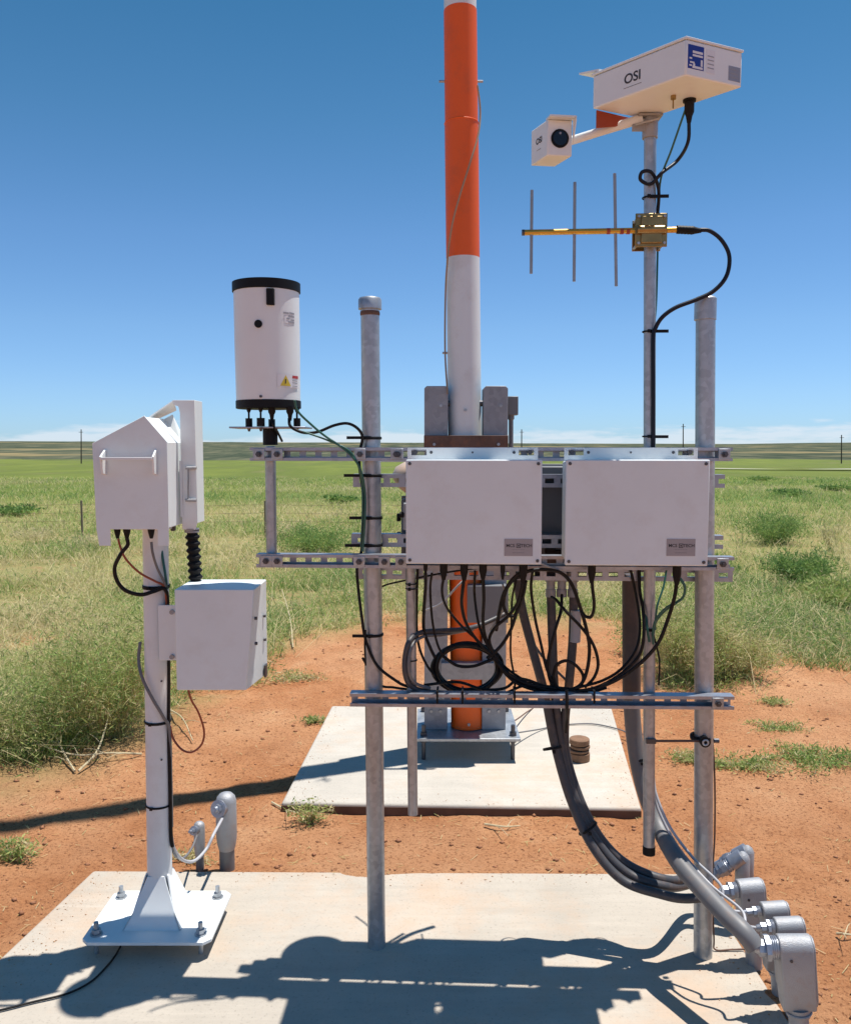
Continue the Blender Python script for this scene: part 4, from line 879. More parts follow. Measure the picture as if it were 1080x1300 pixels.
vz.hull8([v1+dd*.001+fcn*.03+Vector((0,0,-.012)),v1+dd*.004+fcn*.03+Vector((0,0,-.012)),v1+dd*.004+Vector((0,0,-.065)),v1+dd*.001+Vector((0,0,-.065)),v1+dd*.001+fcn*.03+Vector((0,0,.003)),v1+dd*.004+fcn*.03+Vector((0,0,.003)),v1+dd*.004+Vector((0,0,.003)),v1+dd*.001+Vector((0,0,.003))])
vz.build('hood',M_['white'],hd)
lo_=(mkv(c0_,zt2-.045)+mkv(c3_,zt2-.045))/2; sx=(c0_-c3_).normalized(); sn=sx.cross(zu)
text('OSI',.024,lo_+sn*.0008,sx,zu,M_['ink'],hd,bold=.0004); text('------',.012,lo_+sn*.0008-Vector((0,0,.024)),sx,zu,M_['ink'],hd)
# cables from the sensor
vq=(FRI@cc).y
cable([FR@(FRI@cc)+Vector((0,0,-.055)),FR@PR(873,180,vq+.02),FR@PR(860,203,vq+.10),FR@PR(840,219,-.06),FR@PR(826,233,-.045),FR@PR(813,228,-.05),FR@PR(815,218,-.055),FR@PR(826,218,-.05),FR@PR(834,232,-.035),FR@PR(836,250,-.02),FR@PR(833,285,.02)],.0052,'navy','dark cable looping from under the white box sensor to the thin pipe',world=True)
cable([cc+Vector((-.012,0,-.03)),FR@PR(852,190,(vq-.02)/2),FR@PR(839,225,-.03),FR@PR(836,260,-.008),FR@PR(835,300,.02),FR@PR(833,380,.012),FR@PR(830,430,-.01),FR@PR(829,550,-.01)],.003,'teal','thin green ground wire running down from the box sensor beside the pipe',world=True)
#@@TOWER@@
# ------------------------------------------------------------------ orange and white tower
TY=4.42
ptop=P(584,5,TY+.06); pbot=P(594,921,TY)
axis=(ptop-pbot).normalized(); zof=lambda py: P(590,py,TY).z
def tax(z): return pbot+axis*((z-pbot.z)/axis.z)
t=thing('tilt_tower','orange and white banded tubular tower hinged in a galvanised base on the far slab','tower',Vector((pbot.x,pbot.y,0)))
z1=zof(715); z2=zof(326); z3=zof(152); z4=zof(6); rr=.0875
def seg_(za,zb_,ra,rb,m,nm): MB().tube([tax(za),tax((za+zb_)/2),tax(zb_)],[ra,(ra+rb)/2,rb],48).build(nm,M_[m],t)
seg_(pbot.z,z1+.12,rr+.002,rr+.002,'orange','orange_base_section'); seg_(z1+.121,z2,rr,rr*.985,'whitemast','white_section')
seg_(z2+.0005,z3,rr*.985,rr*.985,'orange','orange_section'); seg_(z3+.0005,z4,rr*.965,rr*.955,'orange','upper_orange_section')
seg_(z4+.0005,z4+1.0,rr*.935,rr*.93,'whitemast','upper_white_section'); seg_(z4+1.001,z4+2.2,rr*.93,rr*.92,'orange','top_orange_section'); seg_(z4+2.201,z4+3.4,rr*.88,rr*.87,'whitemast','higher_white_section'); seg_(z4+3.401,z4+5.8,rr*.86,rr*.82,'orange','highest_orange_section')
MB().ring(tax(z3),axis,rr*.97,.004,40,8).build('joint_collar',M_['orange'],t)
MB().ring(tax(pbot.z+.01),axis,rr,.006,40,8).build('base_collar',M_['orange'],t)
for px,py,s in [(611,97,1),(564,97,-1),(564,447,-1)]:
    z=zof(py); a=tax(z); MB().tube([a+Vector((s*rr*.9,0,0)),a+Vector((s*(rr+.024),0,0))],.006,10).build('step_bolt',M_['galv'],t)
for py in (521,913): a=tax(zof(py)); MB().tube([a+Vector((0,-rr+.004,0)),a+Vector((0,-rr-.010,0))],[.009,.008],6).build('front_bolt',M_['galv'],t)
# side channels
zt=zof(491); zbp=.125
for s,x0,x1 in ((-1,538.5,568.5),(1,613.5,644.5)):
    a=P(x0,520,TY-.06).x; b=P(x1,520,TY-.06).x; y0=TY-.065; y1=TY+.065
    m=MB(); ch=.012
    m.prism([(a,zbp),(b,zbp),(b,zt-ch),(b-ch,zt),(a+ch,zt),(a,zt-ch)],(0,y0,0),(1,0,0),(0,0,1),(0,1,0),.006)
    m.prism([(a,zbp),(b,zbp),(b,zt-ch),(b-ch,zt),(a+ch,zt),(a,zt-ch)],(0,y1-.006,0),(1,0,0),(0,0,1),(0,1,0),.006)
    xo=(a,a+.006) if s<0 else (b-.006,b)
    m.b(xo[0],xo[1],y0+.0065,y1-.0065,zbp,zt-ch)
    m.build('side_channel',M_['towersteel'],t,bevel=.002)
    for zz in (zt-.10,zt-.45,zbp+.16,zbp+.10):
        for dx in (.3,.7):
            if zz>zt-.3 and dx==.3: continue
            x=a+(b-a)*dx; MB().tube([(x,y0+.001,zz),(x,y0-.007,zz)],.008,6).build('channel_bolt',M_['galv'],t)
    xi=(b if s<0 else a); MB().tube([(xi-s*.001-.02*0,TY,zof(512)),(xi+(-s)*.030,TY,zof(512))],.016,12).build('pivot_pin',M_['screw'],t)
m=MB(); a=P(538,560,TY-.1).x; b=P(645,560,TY-.1).x; m.b(a,b,TY-.104,TY-.092,zof(567)-.02,zof(553)); m.build('rusty_cross_plate',M_['rust'],t,bevel=.002)
for px in (551,632): q=P(px,564,TY-.08); MB().tube([(q.x,TY-.104,q.z),(q.x,TY-.114,q.z)],.008,6).build('cross_bolt',M_['galv'],t)
# folded lower cross plate
a=P(560,845,TY-.12).x; b=P(627,845,TY-.12).x; za=zof(835); zc=zof(856)
m=MB(); m.hull8([Vector((a,TY-.11,zc)),Vector((b,TY-.11,zc)),Vector((b,TY-.10,zc)),Vector((a,TY-.10,zc)),Vector((a,TY-.085-.03,za)),Vector((b,TY-.085-.03,za)),Vector((b,TY-.10,za+.002)),Vector((a,TY-.10,za+.002))]); m.b(a,b,TY-.0995,TY-.066,za-.004,za+.001)
m.build('lower_cross_plate',M_['towersteel'],t,bevel=.002)
# base plate on bolts
a=G(529,938,zbp); b=G(661,938,zbp); yb=TY+.30
m=MB(); m.b(a.x,b.x,a.y,yb,zbp-.016,zbp-.0005); m.build('base_plate',M_['galv'],t,bevel=.002)
for x in (a.x+.035,b.x-.035):
    for y in (a.y+.05,yb-.05):
        m=MB(); m.tube([(x,y,-.002),(x,y,zbp+.055)],.011,10); m.tube([(x,y,zbp),(x,y,zbp+.018)],.019,6); m.tube([(x,y,zbp-.034),(x,y,zbp-.0165)],.019,6); m.build('anchor_bolt',M_['screw'],t)
# disconnect box on the tower, junction box with conduit
bt=thing('disconnect_box','grey electrical box on the tower front behind the hanging cables','electrical box',P(620,790,TY-.2))
a=P(594,745,TY-.17); b=P(644,790,TY-.17); MB().b(a.x,b.x,TY-.16,TY-.067,b.z,a.z).build('body',M_['greybox'],bt,bevel=.004); MB().b(a.x-.004,b.x+.004,TY-.168,TY-.1605,b.z-.004,a.z+.004).build('cover',M_['greybox'],bt,bevel=.002)
bt=thing('junction_box','small grey box with a conduit at the upper right of the tower base','electrical box',P(652,527,TY-.02))
a=P(644.5,503,TY-.02); b=P(657.5,527,TY-.02); MB().b(a.x,b.x,TY-.03,TY+.03,b.z,a.z).build('body',M_['greybox'],bt,bevel=.004); MB().tube([P(648.5,527,TY),P(648.5,532,TY),P(648.5,533,TY),P(648.5,700,TY)],[.017,.017,.012,.012],12).build('conduit',M_['greybox'],bt)
wp=lambda px,py,s: P(px,py,TY-rr*s-.006)
cable([P(606,108,TY-.05),P(609.5,140,TY-.03),P(607,170,TY-.06),P(597,205,TY-.10),P(583,250,TY-.104),P(573,290,TY-.09),P(567,340,TY-.05),P(565,390,TY-.02),P(565,450,TY-.03),P(568,500,TY-.08)],.0045,'tan','thin tan wire spiralling down the orange and white tower',world=True)
# discs
q=G(735,965); t=thing('disc_stack','stack of four brown weathered discs on the far slab','discs',q)
z=0.0
for h,r_,dx in [(.042,.052,.002),(.014,.053,-.003),(.016,.050,.004),(.030,.051,0)]:
    MB().tube([q+Vector((dx,0,z+.001)),q+Vector((dx,0,z+.004)),q+Vector((dx,0,z+h-.003)),q+Vector((dx,0,z+h))],[r_-.003,r_,r_,r_-.003],32).build('disc',M_['woodrust'],t); z+=h+.004
#@@MAST@@
# ------------------------------------------------------------------ white mast at left
zp=.062; fl_=G(101,1197,zp); fr_=G(263,1199,zp); bk_=G(297,1131,zp); X0=fl_.x; X1=(fr_.x+bk_.x)/2; Y0=fl_.y; Y1=bk_.y
cx=(X0+X1)/2; cy=(Y0+Y1)/2
mt=P(196,560,cy); mbt=P(202.5,1120,cy)
t=thing('sensor_mast','white steel mast with gusseted square base plate bolted to the near slab','mast',Vector((cx,cy,0)))
MB().b(X0,X1,Y0,Y1,zp-.010,zp).build('base_plate',M_['white'],t,bevel=.012,seg=3) if False else None
ch=.022; MB().prism([(X0+ch,Y0),(X1-ch,Y0),(X1,Y0+ch),(X1,Y1-ch),(X1-ch,Y1),(X0+ch,Y1),(X0,Y1-ch),(X0,Y0+ch)],(0,0,zp-.011),(1,0,0),(0,1,0),(0,0,1),.011).build('base_plate',M_['white'],t,bevel=.0015)
pr=.0395; pb=Vector((mbt.x,cy,zp)); ptt=Vector((mt.x,cy,mt.z)); MB().tube([pb,pb.lerp(ptt,.5),ptt],pr,40).build('pole',M_['whitemast'],t)
hb=.092; hgt=.150; ht=pr*.93; fc=Vector((pb.x,cy,0)); zz=zp+.0004
for sx,sy in ((0,-1),(1,0),(0,1),(-1,0)):      # four welded sloping plates round the foot of the pole
    nx=Vector((sx,sy,0)); tx_=Vector((-sy,sx,0)); th_=-nx*.004
    q=[fc+nx*hb-tx_*hb+Vector((0,0,zz)),fc+nx*hb+tx_*hb+Vector((0,0,zz)),fc+nx*(hb*.62+ht*.38-.004)+tx_*(hb*.62+ht*.38-.004)+Vector((0,0,zz+hgt*.30)),fc+nx*(ht+.001)+tx_*ht*.75+Vector((0,0,zz+hgt)),fc+nx*(ht+.001)-tx_*ht*.75+Vector((0,0,zz+hgt)),fc+nx*(hb*.62+ht*.38-.004)-tx_*(hb*.62+ht*.38-.004)+Vector((0,0,zz+hgt*.30))]
    m=MB(); m.add(q+[p+th_ for p in q],[(0,1,2,5),(5,2,3,4),(11,8,7,6),(10,9,8,11),(0,6,7,1),(1,7,8,2),(2,8,9,3),(3,9,10,4),(4,10,11,5),(5,11,6,0)]); m.build('gusset',M_['white'],t)
for x in (X0+.035,X1-.04):
    for y in (Y0+.045,Y1-.045):
        m=MB(); m.tube([(x,y,-.002),(x,y,zp+.040)],.0075,12); m.tube([(x,y,zp+.0005),(x,y,zp+.004)],.019,20); m.tube([(x,y,zp+.0045),(x,y,zp+.018)],.014,6); m.tube([(x,y,zp-.028),(x,y,zp-.0115)],.015,6); m.build('anchor_bolt',M_['galv'],t)
mz=lambda py: P(200,py,cy-pr).z
def mx_(z): return pb.x+(ptt.x-pb.x)*(z-pb.z)/(ptt.z-pb.z)
for py,w_ in ((747,.012),(920,.009),(1027,.007)):
    z=mz(py); tie_on(t,(mx_(z),cy,z),pr,(.045,0,0) if py<800 else None,w_)
for py in (965,865): q=P(205,py,cy-pr); MB().tube([(q.x,cy-pr+.003,q.z),(q.x,cy-pr-.001,q.z)],.003,8).build('rivet',M_['screw'],t)
# ---- upper hood
HY=cy-.15; HB=cy+.03
t=thing('sensor_hood','white gabled metal instrument housing with a front handle on top of the mast','instrument housing',P(168,672,(HY+HB)/2))
L_=P(118,600,HY).x; R_=P(213,600,HY).x; ze=P(160,561,HY).z; zpk=P(183,527.5,HY).z; xp=P(183,527,HY).x; zbt=P(160,672,HY).z; ztab=P(160,693,HY).z
tabw=P(140,680,HY).x-L_
poly=[(L_+.012,ztab),(L_+tabw,ztab),(L_+tabw,zbt),(R_-.035,zbt),(R_-.035,ztab),(R_-.002,ztab),(R_,ze),(xp,zpk),(L_,ze-.004),(L_+.005,zbt)]
MB().prism(poly,(0,HY,0),(1,0,0),(0,0,1),(0,1,0),.004).build('front_panel',M_['white2'],t,bevel=.0012)
poly=[(L_+.008,zbt+.003),(R_-.003,zbt+.003),(R_-.003,ze-.002),(xp,zpk-.003),(L_+.004,ze-.006)]
MB().prism(poly,(0,HY+.0045,0),(1,0,0),(0,0,1),(0,1,0),HB-HY).build('body',M_['white'],t,bevel=.002)
m=MB(); q0=P(129,583,HY-.03); q1=P(194,581,HY-.03); dy_=.028
hz=(q0.z+q1.z)/2
m.b(q0.x,q1.x,HY-dy_-.012,HY-dy_+.000,hz-.0045,hz+.0035); 
for x,s in ((q0.x,-1),(q1.x,1)):
    m.hull8([Vector((x-.003,HY-dy_,hz-.045)),Vector((x+.003,HY-dy_,hz-.045)),Vector((x+.003,HY-.0005,hz-.05)),Vector((x-.003,HY-.0005,hz-.05)),Vector((x-.003+s*.002,HY-dy_-.010,hz+.005)),Vector((x+.003+s*.002,HY-dy_-.010,hz+.005)),Vector((x+.003,HY-.0005,hz+.028)),Vector((x-.003,HY-.0005,hz+.028))])
m.build('handle',M_['white'],t,bevel=.001)
for gx,rr_ in ((149,.008),(161,.009),(192,.0085)):
    q=P(gx,676,HY+.04); MB().tube([Vector((q.x,q.y,zbt+.004)),Vector((q.x,q.y,zbt-.010)),Vector((q.x,q.y,zbt-.018)),Vector((q.x,q.y,zbt-.032))],[rr_*1.3,rr_*1.2,rr_,rr_*.55],14).build('cable_gland',M_['black'],t)
q=P(219,665,HB-.02); MB().box(q+Vector((.002,0,-.005)),(.014,.018,.035)).build('latch',M_['screw'],t,bevel=.003)
MB().b(ptt.x-.05,ptt.x+.05,cy-.045,cy+.045,zbt-.012,zbt+.002).build('pole_bracket',M_['white'],t,bevel=.002)
# sloped visor behind the roof
m=MB(); V0=P(192,529,HB); V1=P(222,508,HB+.02); V2=P(224,522,HB+.02); V3=P(232,560,HB+.02)
def slab4(pts,th,nm,m_='white',par=None):
    a,b,c,d=pts; n=(b-a).cross(d-a).normalized()*th; return MB().hull8([a,b,c,d,a+n,b+n,c+n,d+n]).build(nm,M_[m_],par or t)
slab4([P(190,530,HB-.05),P(221,509,HB-.02),P(224,521,HB+.05),P(196,534,HB+.02)],.004,'visor')
slab4([P(203,535,HB+.01),P(219,526,HB+.03),P(237,562,HB+.03),P(229,562,HB+.01)],.004,'visor_side')
# vertical side channel
t=thing('side_bracket','tall white vertical channel bracket to the right of the gabled housing','bracket',P(243,672,cy))
SA=P(231,600,cy-.02).x; SB=P(250,600,cy-.02).x; zt_=P(240,508,cy-.02).z; zb_=P(240,672,cy-.02).z
m=MB(); m.prism([(SA,zb_+.0),(SB-.006,zb_),(SB,zb_+.02),(SB,zt_),(SA-.022,zt_),(SA-.020,zt_-.014),(SA-.004,zt_-.020),(SA,zt_-.04)],(0,cy-.03,0),(1,0,0),(0,0,1),(0,1,0),.004)
m.prism([(0,zb_+.02),(.085,zb_+.02),(.085,zt_),(0,zt_)],(SB-.004,cy-.0255,0),(0,1,0),(0,0,1),(1,0,0),.004); m.build('channel',M_['white'],t,bevel=.001)
MB().b(SA-.004,SA+.004,cy-.034,cy-.0305,P(240,655,cy).z,P(240,585,cy).z).build('hinge_plate',M_['white'],t,bevel=.001)
for py in (594,635):
    q=P(243,py,cy-.04); MB().tube([q+Vector((-.018,0,0)),q+Vector((.016,0,0))],.005,10).build('hinge_pin',M_['alu'],t)
q0=P(239,594,cy-.04); q1=P(239,635,cy-.04); MB().tube([q0,q1],.0028,8).build('hinge_rod',M_['alu'],t)
# bellows
a=P(243.5,671,cy-.01); b=P(249,743,cy-.01); n_=56; pts=[a.lerp(b,i/n_) for i in range(n_+1)]
o_=thing('bellows','black corrugated rubber bellows between the side bracket and lower control box','bellows',b)
MB().tube(pts,[.0195+.0038*math.sin(i*.95) for i in range(n_+1)],24).build('hose',M_['black'],o_,smooth=70)
MB().tube([a+Vector((0,0,-.012)),a+Vector((0,0,.001))],.023,24).build('upper_clamp',M_['alu'],o_); MB().tube([b+Vector((0,0,.001)),b+Vector((0,0,.013))],.0225,24).build('lower_clamp',M_['alu'],o_)
# ---- lower control box
BY=cy-.175; BB=cy+.02
t=thing('control_box','white control box with slanted side, bracketed to the right of the mast','control box',P(270,877,(BY+BB)/2))
x0=P(222.5,800,BY).x; x1=P(322.5,748,BY).x; x1b=P(312.5,877,BY).x; zt=P(270,748.5,BY).z; zb2_=P(270,876.5,BY).z
m=MB(); m.hull8([Vector((x0,BY,zb2_)),Vector((x1b,BY,zb2_)),Vector((x1,BB,zb2_)),Vector((x0,BB,zb2_)),Vector((x0,BY,zt)),Vector((x1,BY,zt)),Vector((x1,BB,zt)),Vector((x0,BB,zt))]); m.build('body',M_['white2'],t,bevel=.0025)
for px,py,k in [(321,785,.02),(320,817,.02),(334,782,.16),(334,812,.16)]:
    q=P(px,py,BY+k*1.0); MB().tube([Vector((x1-.004,q.y,q.z)),Vector((x1+.0035,q.y,q.z))],.005,10).build('screw',M_['screw'],t)
q=P(333,850,BB-.03); MB().b(x1-.003,x1+.003,BB-.045,BB-.015,q.z-.022,q.z+.016).build('rating_plate',M_['screw'],t)
ba=P(205,768,cy-pr-.003); bb_=P(222,838,cy-pr-.003)
m=MB(); m.b(ba.x-.01,x0+.012,cy-pr-.008,cy-pr-.004,bb_.z,ba.z); m.build('bracket_plate',M_['white'],t,bevel=.001)
for py in (777,834): q=P(218.5,py,cy-pr-.01); MB().tube([q+Vector((0,.003,0)),q+Vector((0,-.006,0))],.0075,12).build('bolt',M_['alu'],t)
# mast cables
W=lambda px,py,dy: P(px,py,cy+dy)
cable([W(161,683,-.11),W(162,692,-.11),W(153,704,-.11),W(145.5,721,-.10),W(149,738,-.09),W(160,750,-.08),W(179,755,-.075),W(195,751,-.06),W(209,748,-.045),W(213,770,-.02),W(214,850,-.01),W(214,920,-.015),W(216,1000,-.015),W(217,1058,-.015),W(219,1075,-.01)],.0062,'blackcab','thick black cable looping out left of the mast below the gabled housing',world=True)
cable([W(150,684,-.11),W(153,695,-.11),W(160,710,-.11),W(177,727,-.09),W(197,738,-.06),W(208,744,-.045),W(211,760,-.03),W(211,775,-.02)],.0036,'red','orange red cable curving from the gabled housing to the mast',world=True)
cable([W(192,688,-.11),W(194,703,-.11),W(200,722,-.08),W(208,738,-.05),W(211,750,-.035)],.0042,'greyflex','grey cable dropping from the gabled housing to the mast tie',world=True)
cable([W(204,690,-.02),W(207,712,-.03),W(210,731,-.04),W(212,748,-.03)],.0042,'teal','dark green cable down the right side of the mast top',world=True)
cable([W(178,815,-.01),W(176,838,-.02),W(181,862,-.045),W(194,888,-.055),W(207,910,-.045),W(215,928,-.02),W(217,990,-.01),W(218,1050,-.01)],.0052,'greyflex','grey cable crossing the front of the mast diagonally',world=True)
cable([W(238,872,-.06),W(243,889,-.06),W(252,905,-.055),W(259,928,-.05),W(256,945,-.05),W(244,955,-.04),W(231,952,-.03),W(220,938,-.02),W(216,922,-.015)],.0034,'red','red brown cable looping below the lower control box',world=True)
cable([W(217,1058,-.01),W(221,1078,.02),W(232,1092,.08),W(247,1093,.15),W(262,1078,.22),W(272,1058,.27),P(283,1038,3.12)],.0055,'greycab','white cable from the mast foot up to the larger conduit stub',world=True)
cable([W(217,1068,-.005),W(222,1086,.03),W(232,1090,.12),W(243,1078,.22),P(250,1061,3.12)],.004,'greyflex','grey cable from the mast foot up to the smaller conduit stub',world=True)
gpz=lambda px,py: G(px,py,.006)
cable([gpz(153,1202),gpz(146,1214),gpz(135,1228),gpz(115,1247),gpz(85,1262),gpz(40,1273),gpz(0,1283),gpz(-40,1290)],.0032,'blackcab','black cable lying on the near slab in front of the mast foot',world=True)
#@@CONDUIT@@
# ------------------------------------------------------------------ conduit bodies
def conduit_body(c,zt,wx,dy,label,hub=True,ang=0,hubdir=-1,grp='cast conduit bodies',taper=.8,hl=.03,cab=None,hr=None,tilt=R(-5)):
    """c: base point on ground; body stands on a neck pipe"""
    t=thing('conduit_fitting',label,'conduit fitting',c,grp,ang)
    F=Matrix.Translation(Vector((c.x,c.y,0)))@Matrix.Rotation(ang,4,'Z')@Matrix.Rotation(tilt,4,'Y')
    r=dy/2; zb=zt-max(.20,wx*2.0) if zt>.22 else zt-.14; zb=max(zb,.03)
    # profile in (y,z): rounded top
    n=10; prof=[(-r*taper*.9,zb),(-r,zb+.03)]+[(-r*math.cos(math.pi*i/n),zt-r+r*math.sin(math.pi*i/n)) for i in range(n+1)]+[(r,zb+.03),(r*taper*.9,zb)]
    m=MB(F); m.prism(prof,(-wx/2,0,0),(0,1,0),(0,0,1),(1,0,0),wx); m.build('body',M_['alu'],t,bevel=.004,seg=3)
    k=[(-r*.72*taper,zb+.012),(-r*.86,zb+.035)]+[(-r*.86*math.cos(math.pi*i/n),zt-r+r*.86*math.sin(math.pi*i/n)) for i in range(n+1)]+[(r*.86,zb+.035),(r*.72*taper,zb+.012)]
    m=MB(F); m.prism(k,(-hubdir*(wx/2+.0005),0,0),(0,1,0),(0,0,1),(-hubdir,0,0),.004); cv=m.build('cover',M_['alu'],t,bevel=.001)
    for z in (zb+.02,zt-.012): MB(F).tube([(-hubdir*(wx/2+.004),0,z),(-hubdir*(wx/2+.007),0,z)],.0045,10).build('cover_screw',M_['screw'],t)
    m=MB(F); m.tube([(0,0,zb+.004),(0,0,zb-.022)],[r*1.0,r*.92],24); m.tube([(0,0,zb-.022),(0,0,-.12)],r*.78,24); m.ring((0,0,zb-.010),(0,0,1),r*1.0,.003,24,6); m.build('neck',M_['alu'],t)
    MB(F).tube([(-wx*.2,-r-.0004,zt-r*1.6),(-wx*.2,-r-.002,zt-r*1.6)],.004,10).build('set_screw',M_['screw'],t)
    if hub:
        rh=hr or r*.72; zc=zt-r*1.05; x=hubdir*wx/2
        m=MB(F); m.tube([(x-hubdir*.004,0,zc),(x+hubdir*hl,0,zc)],rh,20); [m.ring((x+hubdir*hl*f_,0,zc),(1,0,0),rh,.0022,24,6) for f_ in (.15,.3,.45)]; m.tube([(x+hubdir*hl*.62,0,zc),(x+hubdir*hl*.97,0,zc)],rh*1.2,8)
        m.tube([(x+hubdir*hl,0,zc),(x+hubdir*(hl+.016),0,zc)],rh*.82,8); m.tube([(x+hubdir*(hl+.016),0,zc),(x+hubdir*(hl+.028),0,zc)],[rh*.6,rh*.42],14); m.build('hub',M_['zinc'],t)
        return F@Vector((x+hubdir*(hl+.026),0,zc))
    return None
ZT=.27
def topc(px,py,z=ZT,dy=0): g=G(px,py,z); return Vector((g.x,g.y,-.05))
H={}
H['e']=conduit_body(topc(1020,1188,.30),.30,.085,.066,'nearest and largest cast conduit body at the lower right corner',ang=R(-8),hl=.034,hr=.0285)
H['d']=conduit_body(topc(1011,1165,.285),.285,.075,.052,'conduit body directly behind the largest one at lower right',ang=R(-4),hl=.022)
H['c']=conduit_body(topc(992,1145,.28),.28,.072,.050,'third conduit body from the front in the right hand row',ang=R(-2),hl=.026,hr=.013)
H['b']=conduit_body(topc(960,1116,.27),.27,.075,.062,'fourth conduit body in the row, nearest the right post',ang=R(0),hl=.028)
# small connectors pair farther back
def angled(px,py,px2,py2,z,label,r):
    a=G(px,py,z*.72); b=G(px2,py2,z); t=thing('conduit_elbow',label,'conduit body',Vector((b.x+.02,b.y,-.05)),'small conduit elbows')
    d=(b-a); dn_=d.normalized(); m=MB(); m.tube([a,a+d*.35],r*.8,16); m.tube([a+d*.22,a+d*.34],r*1.05,8); m.tube([a+d*.35,a+d*.50],r*1.22,8); m.tube([a+d*.5,a+d*.70],r*.92,16); m.ring(a+d*.56,dn_,r*.92,.0025,20,6); m.ring(a+d*.63,dn_,r*.92,.0025,20,6); m.tube([a+d*.70,b+dn_*.012],[r*1.22,r*1.22],20); m.build('connector',M_['zinc'],t)
    c=b+Vector((.012,0,0)); m=MB(); m.tube([c+Vector((0,0,-.24)),c+Vector((0,0,-.14)),c+Vector((0,0,-.13)),c+Vector((0,0,.0)),c+Vector((0,0,.014)),c+Vector((0,0,.022))],[r*.8,r*.8,r*1.1,r*1.1,r*.8,r*.3],20); m.build('body',M_['alu'],t)
    return a
H['a1']=angled(905,1112,938,1090,.24,'small conduit elbow behind the right post, nearer of the two',.021)
H['a2']=angled(910,1100,944,1082,.24,'small conduit elbow behind the right post, farther of the two',.020)
g=G(288,1010,.31); 
def stub(px,py,pyb,w_,label,z=.30):
    g=G(px,pyb,-.03); zt=P(px,py,g.y).z; c=Vector((g.x,g.y,-.05)); t=thing('conduit_stub',label,'conduit body',c,'conduit stubs behind the near slab')
    r=w_/2; zb=zt-(zt+.03)*.72
    m=MB(); m.tube([c+Vector((0,0,.0)),c+Vector((0,0,zb+.05-.0))],r*.74,24); m.build('neck',M_['greyflex'],t)
    z0=zb; pts=[(r*.76,z0),(r*.9,z0+.02),(r,z0+.05),(r,zt-r*.9),(r*.88,zt-r*.45),(r*.6,zt-r*.15),(r*.2,zt)]
    m=MB(); m.tube([Vector((c.x,c.y,z)) for _,z in pts],[q for q,_ in pts],28); m.build('body',M_['alu'],t)
    m=MB(); zc=zt-r*1.5; F=Vector((-.35,-.9,.25)).normalized(); o=Vector((c.x,c.y,zc)); m.tube([o+F*r*.6,o+F*(r+.018)],r*.72,20); m.tube([o+F*(r+.008),o+F*(r+.016)],r*.84,20); m.tube([o+F*(r+.018),o+F*(r+.032)],r*.5,8); m.tube([o+F*(r+.032),o+F*(r+.042)],[r*.35,r*.25],12); m.build('hub',M_['zinc'],t)
stub(288.5,1006,1106,.078,'larger grey conduit stub standing behind the near slab by the mast'); stub(254,1043,1106,.042,'smaller grey conduit stub left of the larger one')
# ------------------------------------------------------------------ flexible conduits
def wpt(l): return [PW(x,y,v) for x,y,v in l]
e_end=H['e']; 
fx=[PW(801,735,.14),PW(801,800,.14),PW(801,880,.14),PW(806,945,.13),PW(817,1000,.10),PW(836,1050,.03),P(862,1096,2.46),P(892,1131,2.36),P(919,1160,2.28),P(943,1183,2.22),e_end+Vector((.004,0,0))]
o=MB().tube(spline(fx,10),.0265,24).build('flexible_conduit',M_['greyflex'],smooth=80); tag(o,'thickest grey flexible conduit sweeping down right to the largest conduit body','conduit','flexible conduits')
q_=MB(FR); a_=PR(801,729,.14); b_=PR(801.5,884,.14); q_.tube([b_,b_.lerp(a_,.5),a_],.0292,24)  # added sleeve, paints shade onto the straight upper part of the thick conduit
tag(q_.build('shade_sleeve',M_['conduitshade']),'dark brown sleeve giving the thick conduit painted shade, behind the thin pipe between the middle and lowest rails','pipe')
def flex(l,end,r,label,m='darkflex',tail=(-.07,0,0)):
    pts=wpt(l)+[end+Vector(tail),end]; o=MB().tube(spline(pts,10),r,18).build('flexible_conduit',M_[m],smooth=80); tag(o,label,'conduit','flexible conduits')
flex([(656,722,.10),(657,738,.10),(663,775,.11),(676,825,.12),(692,885,.12),(704,945,.11),(724,1015,.08),(752,1075,.04),(790,1118,.0),(840,1136,-.03)],H['b']+Vector((0,.0,-.01)),.0145,'leftmost dark flexible conduit leaving the rear box and sweeping right near the slab',tail=(-.10,0,-.012))
flex([(699,752,.12),(701,810,.12),(704,880,.13),(713,950,.12),(730,1015,.09),(757,1068,.06),(795,1108,.03),(845,1126,.02)],H['a1'],.0145,'middle dark flexible conduit in the bundle of three under the rear box',tail=(-.08,.0,-.03))
flex([(728,752,.12),(727,810,.12),(722,870,.13),(717,915,.13),(719,960,.13),(738,1020,.10),(765,1068,.08),(800,1100,.06),(850,1118,.05)],H['a2'],.0145,'rightmost dark flexible conduit in the bundle of three under the rear box',tail=(-.08,0,-.03))
cable([(731,775,.105),(731,790,.105),(730,815,.105)],.0165,'greycab','short pale grey sleeve on the rightmost flexible conduit','cable_sleeve',cat='sleeve')
cable([PW(829,985,.02),PW(833,1010,.0),PW(850,1050,-.04),P(880,1090,2.48),P(915,1125,2.42),H['c']+Vector((-.06,0,.015)),H['c']],.0045,'greycab','thin pale cable beside the thick conduit ending at the third conduit body',world=True)
cable([PW(829,1000,.02),PW(836,1030,-.0),PW(860,1075,-.05),P(900,1122,2.40),P(940,1155,2.34),H['d']+Vector((-.03,0,.01)),H['d']],.0045,'greycab','thin pale cable beside the thick conduit ending behind the largest body',world=True)
cable([PW(904,930,.01),PW(907,990,.02),PW(907,1060,.02),PW(904,1120,.02),PW(906,1190,.03),G(908,1206,.006),G(930,1206,.006),G(950,1207,.006),G(962,1222,.006)],.0028,'rust','thin brown wire hanging down the right side of the right post',world=True)
